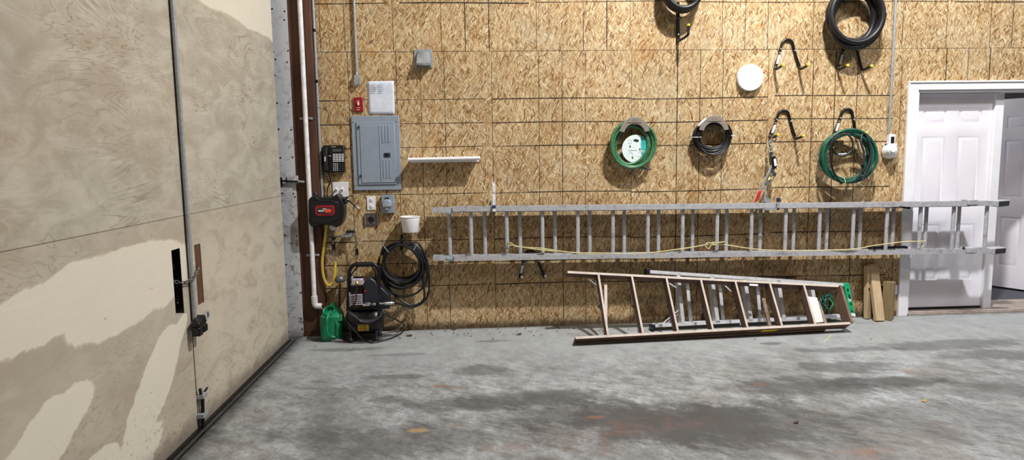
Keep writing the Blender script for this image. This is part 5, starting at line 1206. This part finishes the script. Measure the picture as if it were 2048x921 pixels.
# ------------------------------------------------------------------ lumber against the wall
def board(name, b0, t0, w, d, rot, mat, lab, hole=None):
    ax = (t0-b0).normalized(); sx = V((math.cos(rot), math.sin(rot), 0)); sx = (sx-ax*sx.dot(ax)).normalized(); sy = ax.cross(sx)
    o = MB().obar(b0, t0, sx*w/2, sy*d/2).build(name, mat, None, .004, loc=b0); tag(o, lab, 'lumber', 'lumber offcuts by the doorway')
    return o, sx, sy
bz = PZ(1762, 645); o, sx, sy = board('lumber_board', V((bz.x, bz.y+.025, .004)), V((P(1745.5, 529, -.03).x, -.028, P(1745, 529, -.03).z)), .086, .04, .10, 'pine', 'pale two-by-four leaning on the wall left of the doorway, front one')
bz = PZ(1747, 643); o, sx, sy = board('lumber_board', V((bz.x-.004, bz.y+.085, .004)), V((P(1734, 530, -.03).x+.0, -.045, P(1734, 531, -.03).z)), .07, .038, .5, 'pine', 'pale board with a dark knot hole, just behind the front two-by-four')
kq = P(1737, 579, -.085); MB().lathe(kq, (-.3, -1, .1), [(.012, -.006), (.013, 0), (.009, .002)], 12).build('knot', 'pit', o)
bz = PZ(1783, 643); o, sx, sy = board('lumber_post', V((bz.x, bz.y+.06, .002)), V((bz.x+.012, bz.y+.07, P(1783, 564, bz.y+.06).z)), .082, .082, .72, 'oldpine', 'short square weathered post standing upright beside the doorway')
q0 = PZ(1767, 636); o, sx, sy = board('lumber_board', V((q0.x-.012, -.05, .003)), V((q0.x-.010, -.022, P(1768, 572, -.02).z)), .06, .03, .0, 'dlum', 'dark board leaning behind the short square post')
c, w, h = rect(1788.5, 571, 1798.5, 590, 0); pl = thing('cover_plate', c, 'small white cover plate low on the wall behind the square post', 'cover')
MB().box(c+V((0, -.004, 0)), (w, .008, h)).build('plate', 'white', pl, bev=.002); MB().lathe(c+V((0, -.008, 0)), (0, -1, 0), [(.003, 0), (0, .002)], 8).build('screw', 'galv', pl)

# ------------------------------------------------------------------ litter on the floor
rd = random.Random(3)
def leafmesh(b, q, r, a):
    pts = []
    for k in range(7):
        t = 2*PI*k/7+a; rr = r*rd.uniform(.55, 1.0); pts.append(V(q)+V((rr*math.cos(t), rr*.6*math.sin(t), rd.uniform(.001, .010))))
    c_ = V(q)+V((0, 0, .007)); b.add(pts+[c_], [(k, (k+1) % 7, 7) for k in range(7)], False); return b
for (x, y, r, mt, lab) in ((1037, 670, .035, 'leaf', 'curled brown leaf on the floor by the wall, left of the wooden ladder'), (818, 673, .03, 'leaf', 'brown dead leaf on the floor beside the compressor cord'), (1848, 804, .022, 'yleaf', 'small yellow leaf on the open floor in front of the doorway'), (1592, 847, .02, 'leaf', 'small dark leaf scrap on the open stained floor'), (907, 660, .03, 'leaf', 'brown leaf scrap at the wall foot right of the compressor')):
    q = PZ(x, y, .002); o = leafmesh(leafmesh(MB(), q, r, rd.random()), q+V((r*.5, r*.3, .002)), r*.7, 1).build('dead_leaf', mt, None, loc=q); tag(o, lab, 'leaf', 'dead leaves')
b = MB()
for k in range(90):
    x = rd.uniform(790, 1230) if k < 60 else rd.uniform(560, 1780); y = (661-(x-830)*.026) + abs(rd.gauss(0, 1))*(9 if k < 60 else 22)+2
    q = PZ(x, y, .0015); leafmesh(b, q, rd.uniform(.004, .014), rd.random()*6)
o = b.build('leaf_litter', 'leaf'); tag(o, 'scattered dark leaf crumbs and grit along the foot of the board wall', 'litter', None, 'stuff')
b = MB(); q = PZ(676, 683, .004)
for k in range(16):
    t = rd.uniform(0, 6); b.tube(smooth([q+V((rd.uniform(-.05, .05), rd.uniform(-.03, .01), rd.uniform(.002, .02))) for _ in range(4)], 4), .0012, 4)
tag(b.build('cobweb_fluff', 'fluff', None, loc=q), 'wisp of grey cobweb fluff at the foot of the green jug', 'fluff', None, 'stuff')

# ------------------------------------------------------------------ lights
def area(name, loc, tgt, sx, sy, pw, col=(1, .97, .93)):
    l = bpy.data.lights.new(name, 'AREA'); l.shape = 'RECTANGLE'; l.size = sx; l.size_y = sy; l.energy = pw; l.color = col
    o = bpy.data.objects.new(name, l); COL.objects.link(o); o.location = loc
    o.rotation_euler = (V(tgt)-V(loc)).to_track_quat('-Z', 'Y').to_euler(); return o
area('shop_and_fill_light', (2.2, -2.4, 5.6), (2.1, -.7, 0), .30, .14, 465, (1, .985, .97))
area('shop_and_fill_light', (2.4, -6.6, 6.2), (2.4, -4.0, 0), 1.4, .4, 56, (1, .68, .44))  # unseen fill behind the camera, tinted orange to warm the wall shadows
area('shop_and_fill_light', (5.6, -3.4, 5.4), (4.6, -.2, .6), 1.6, .5, 150, (.98, .98, 1))
pl_ = bpy.data.lights.new('next_room_light', 'POINT'); pl_.energy = 34; pl_.shadow_soft_size = .15; pl_.color = (.97, .97, 1)
po_ = bpy.data.objects.new('next_room_light', pl_); COL.objects.link(po_); po_.location = (4.5, 1.7, 2.1)
w = bpy.data.worlds.new('world'); S.world = w; w.use_nodes = True
w.node_tree.nodes['Background'].inputs[0].default_value = (.95, .96, 1, 1); w.node_tree.nodes['Background'].inputs[1].default_value = .02
S.view_settings.view_transform = 'Standard'; S.view_settings.look = 'None'; S.view_settings.exposure = -0.1; S.view_settings.gamma = 1.0
try: S.view_settings.use_curve_mapping = False
except Exception: pass
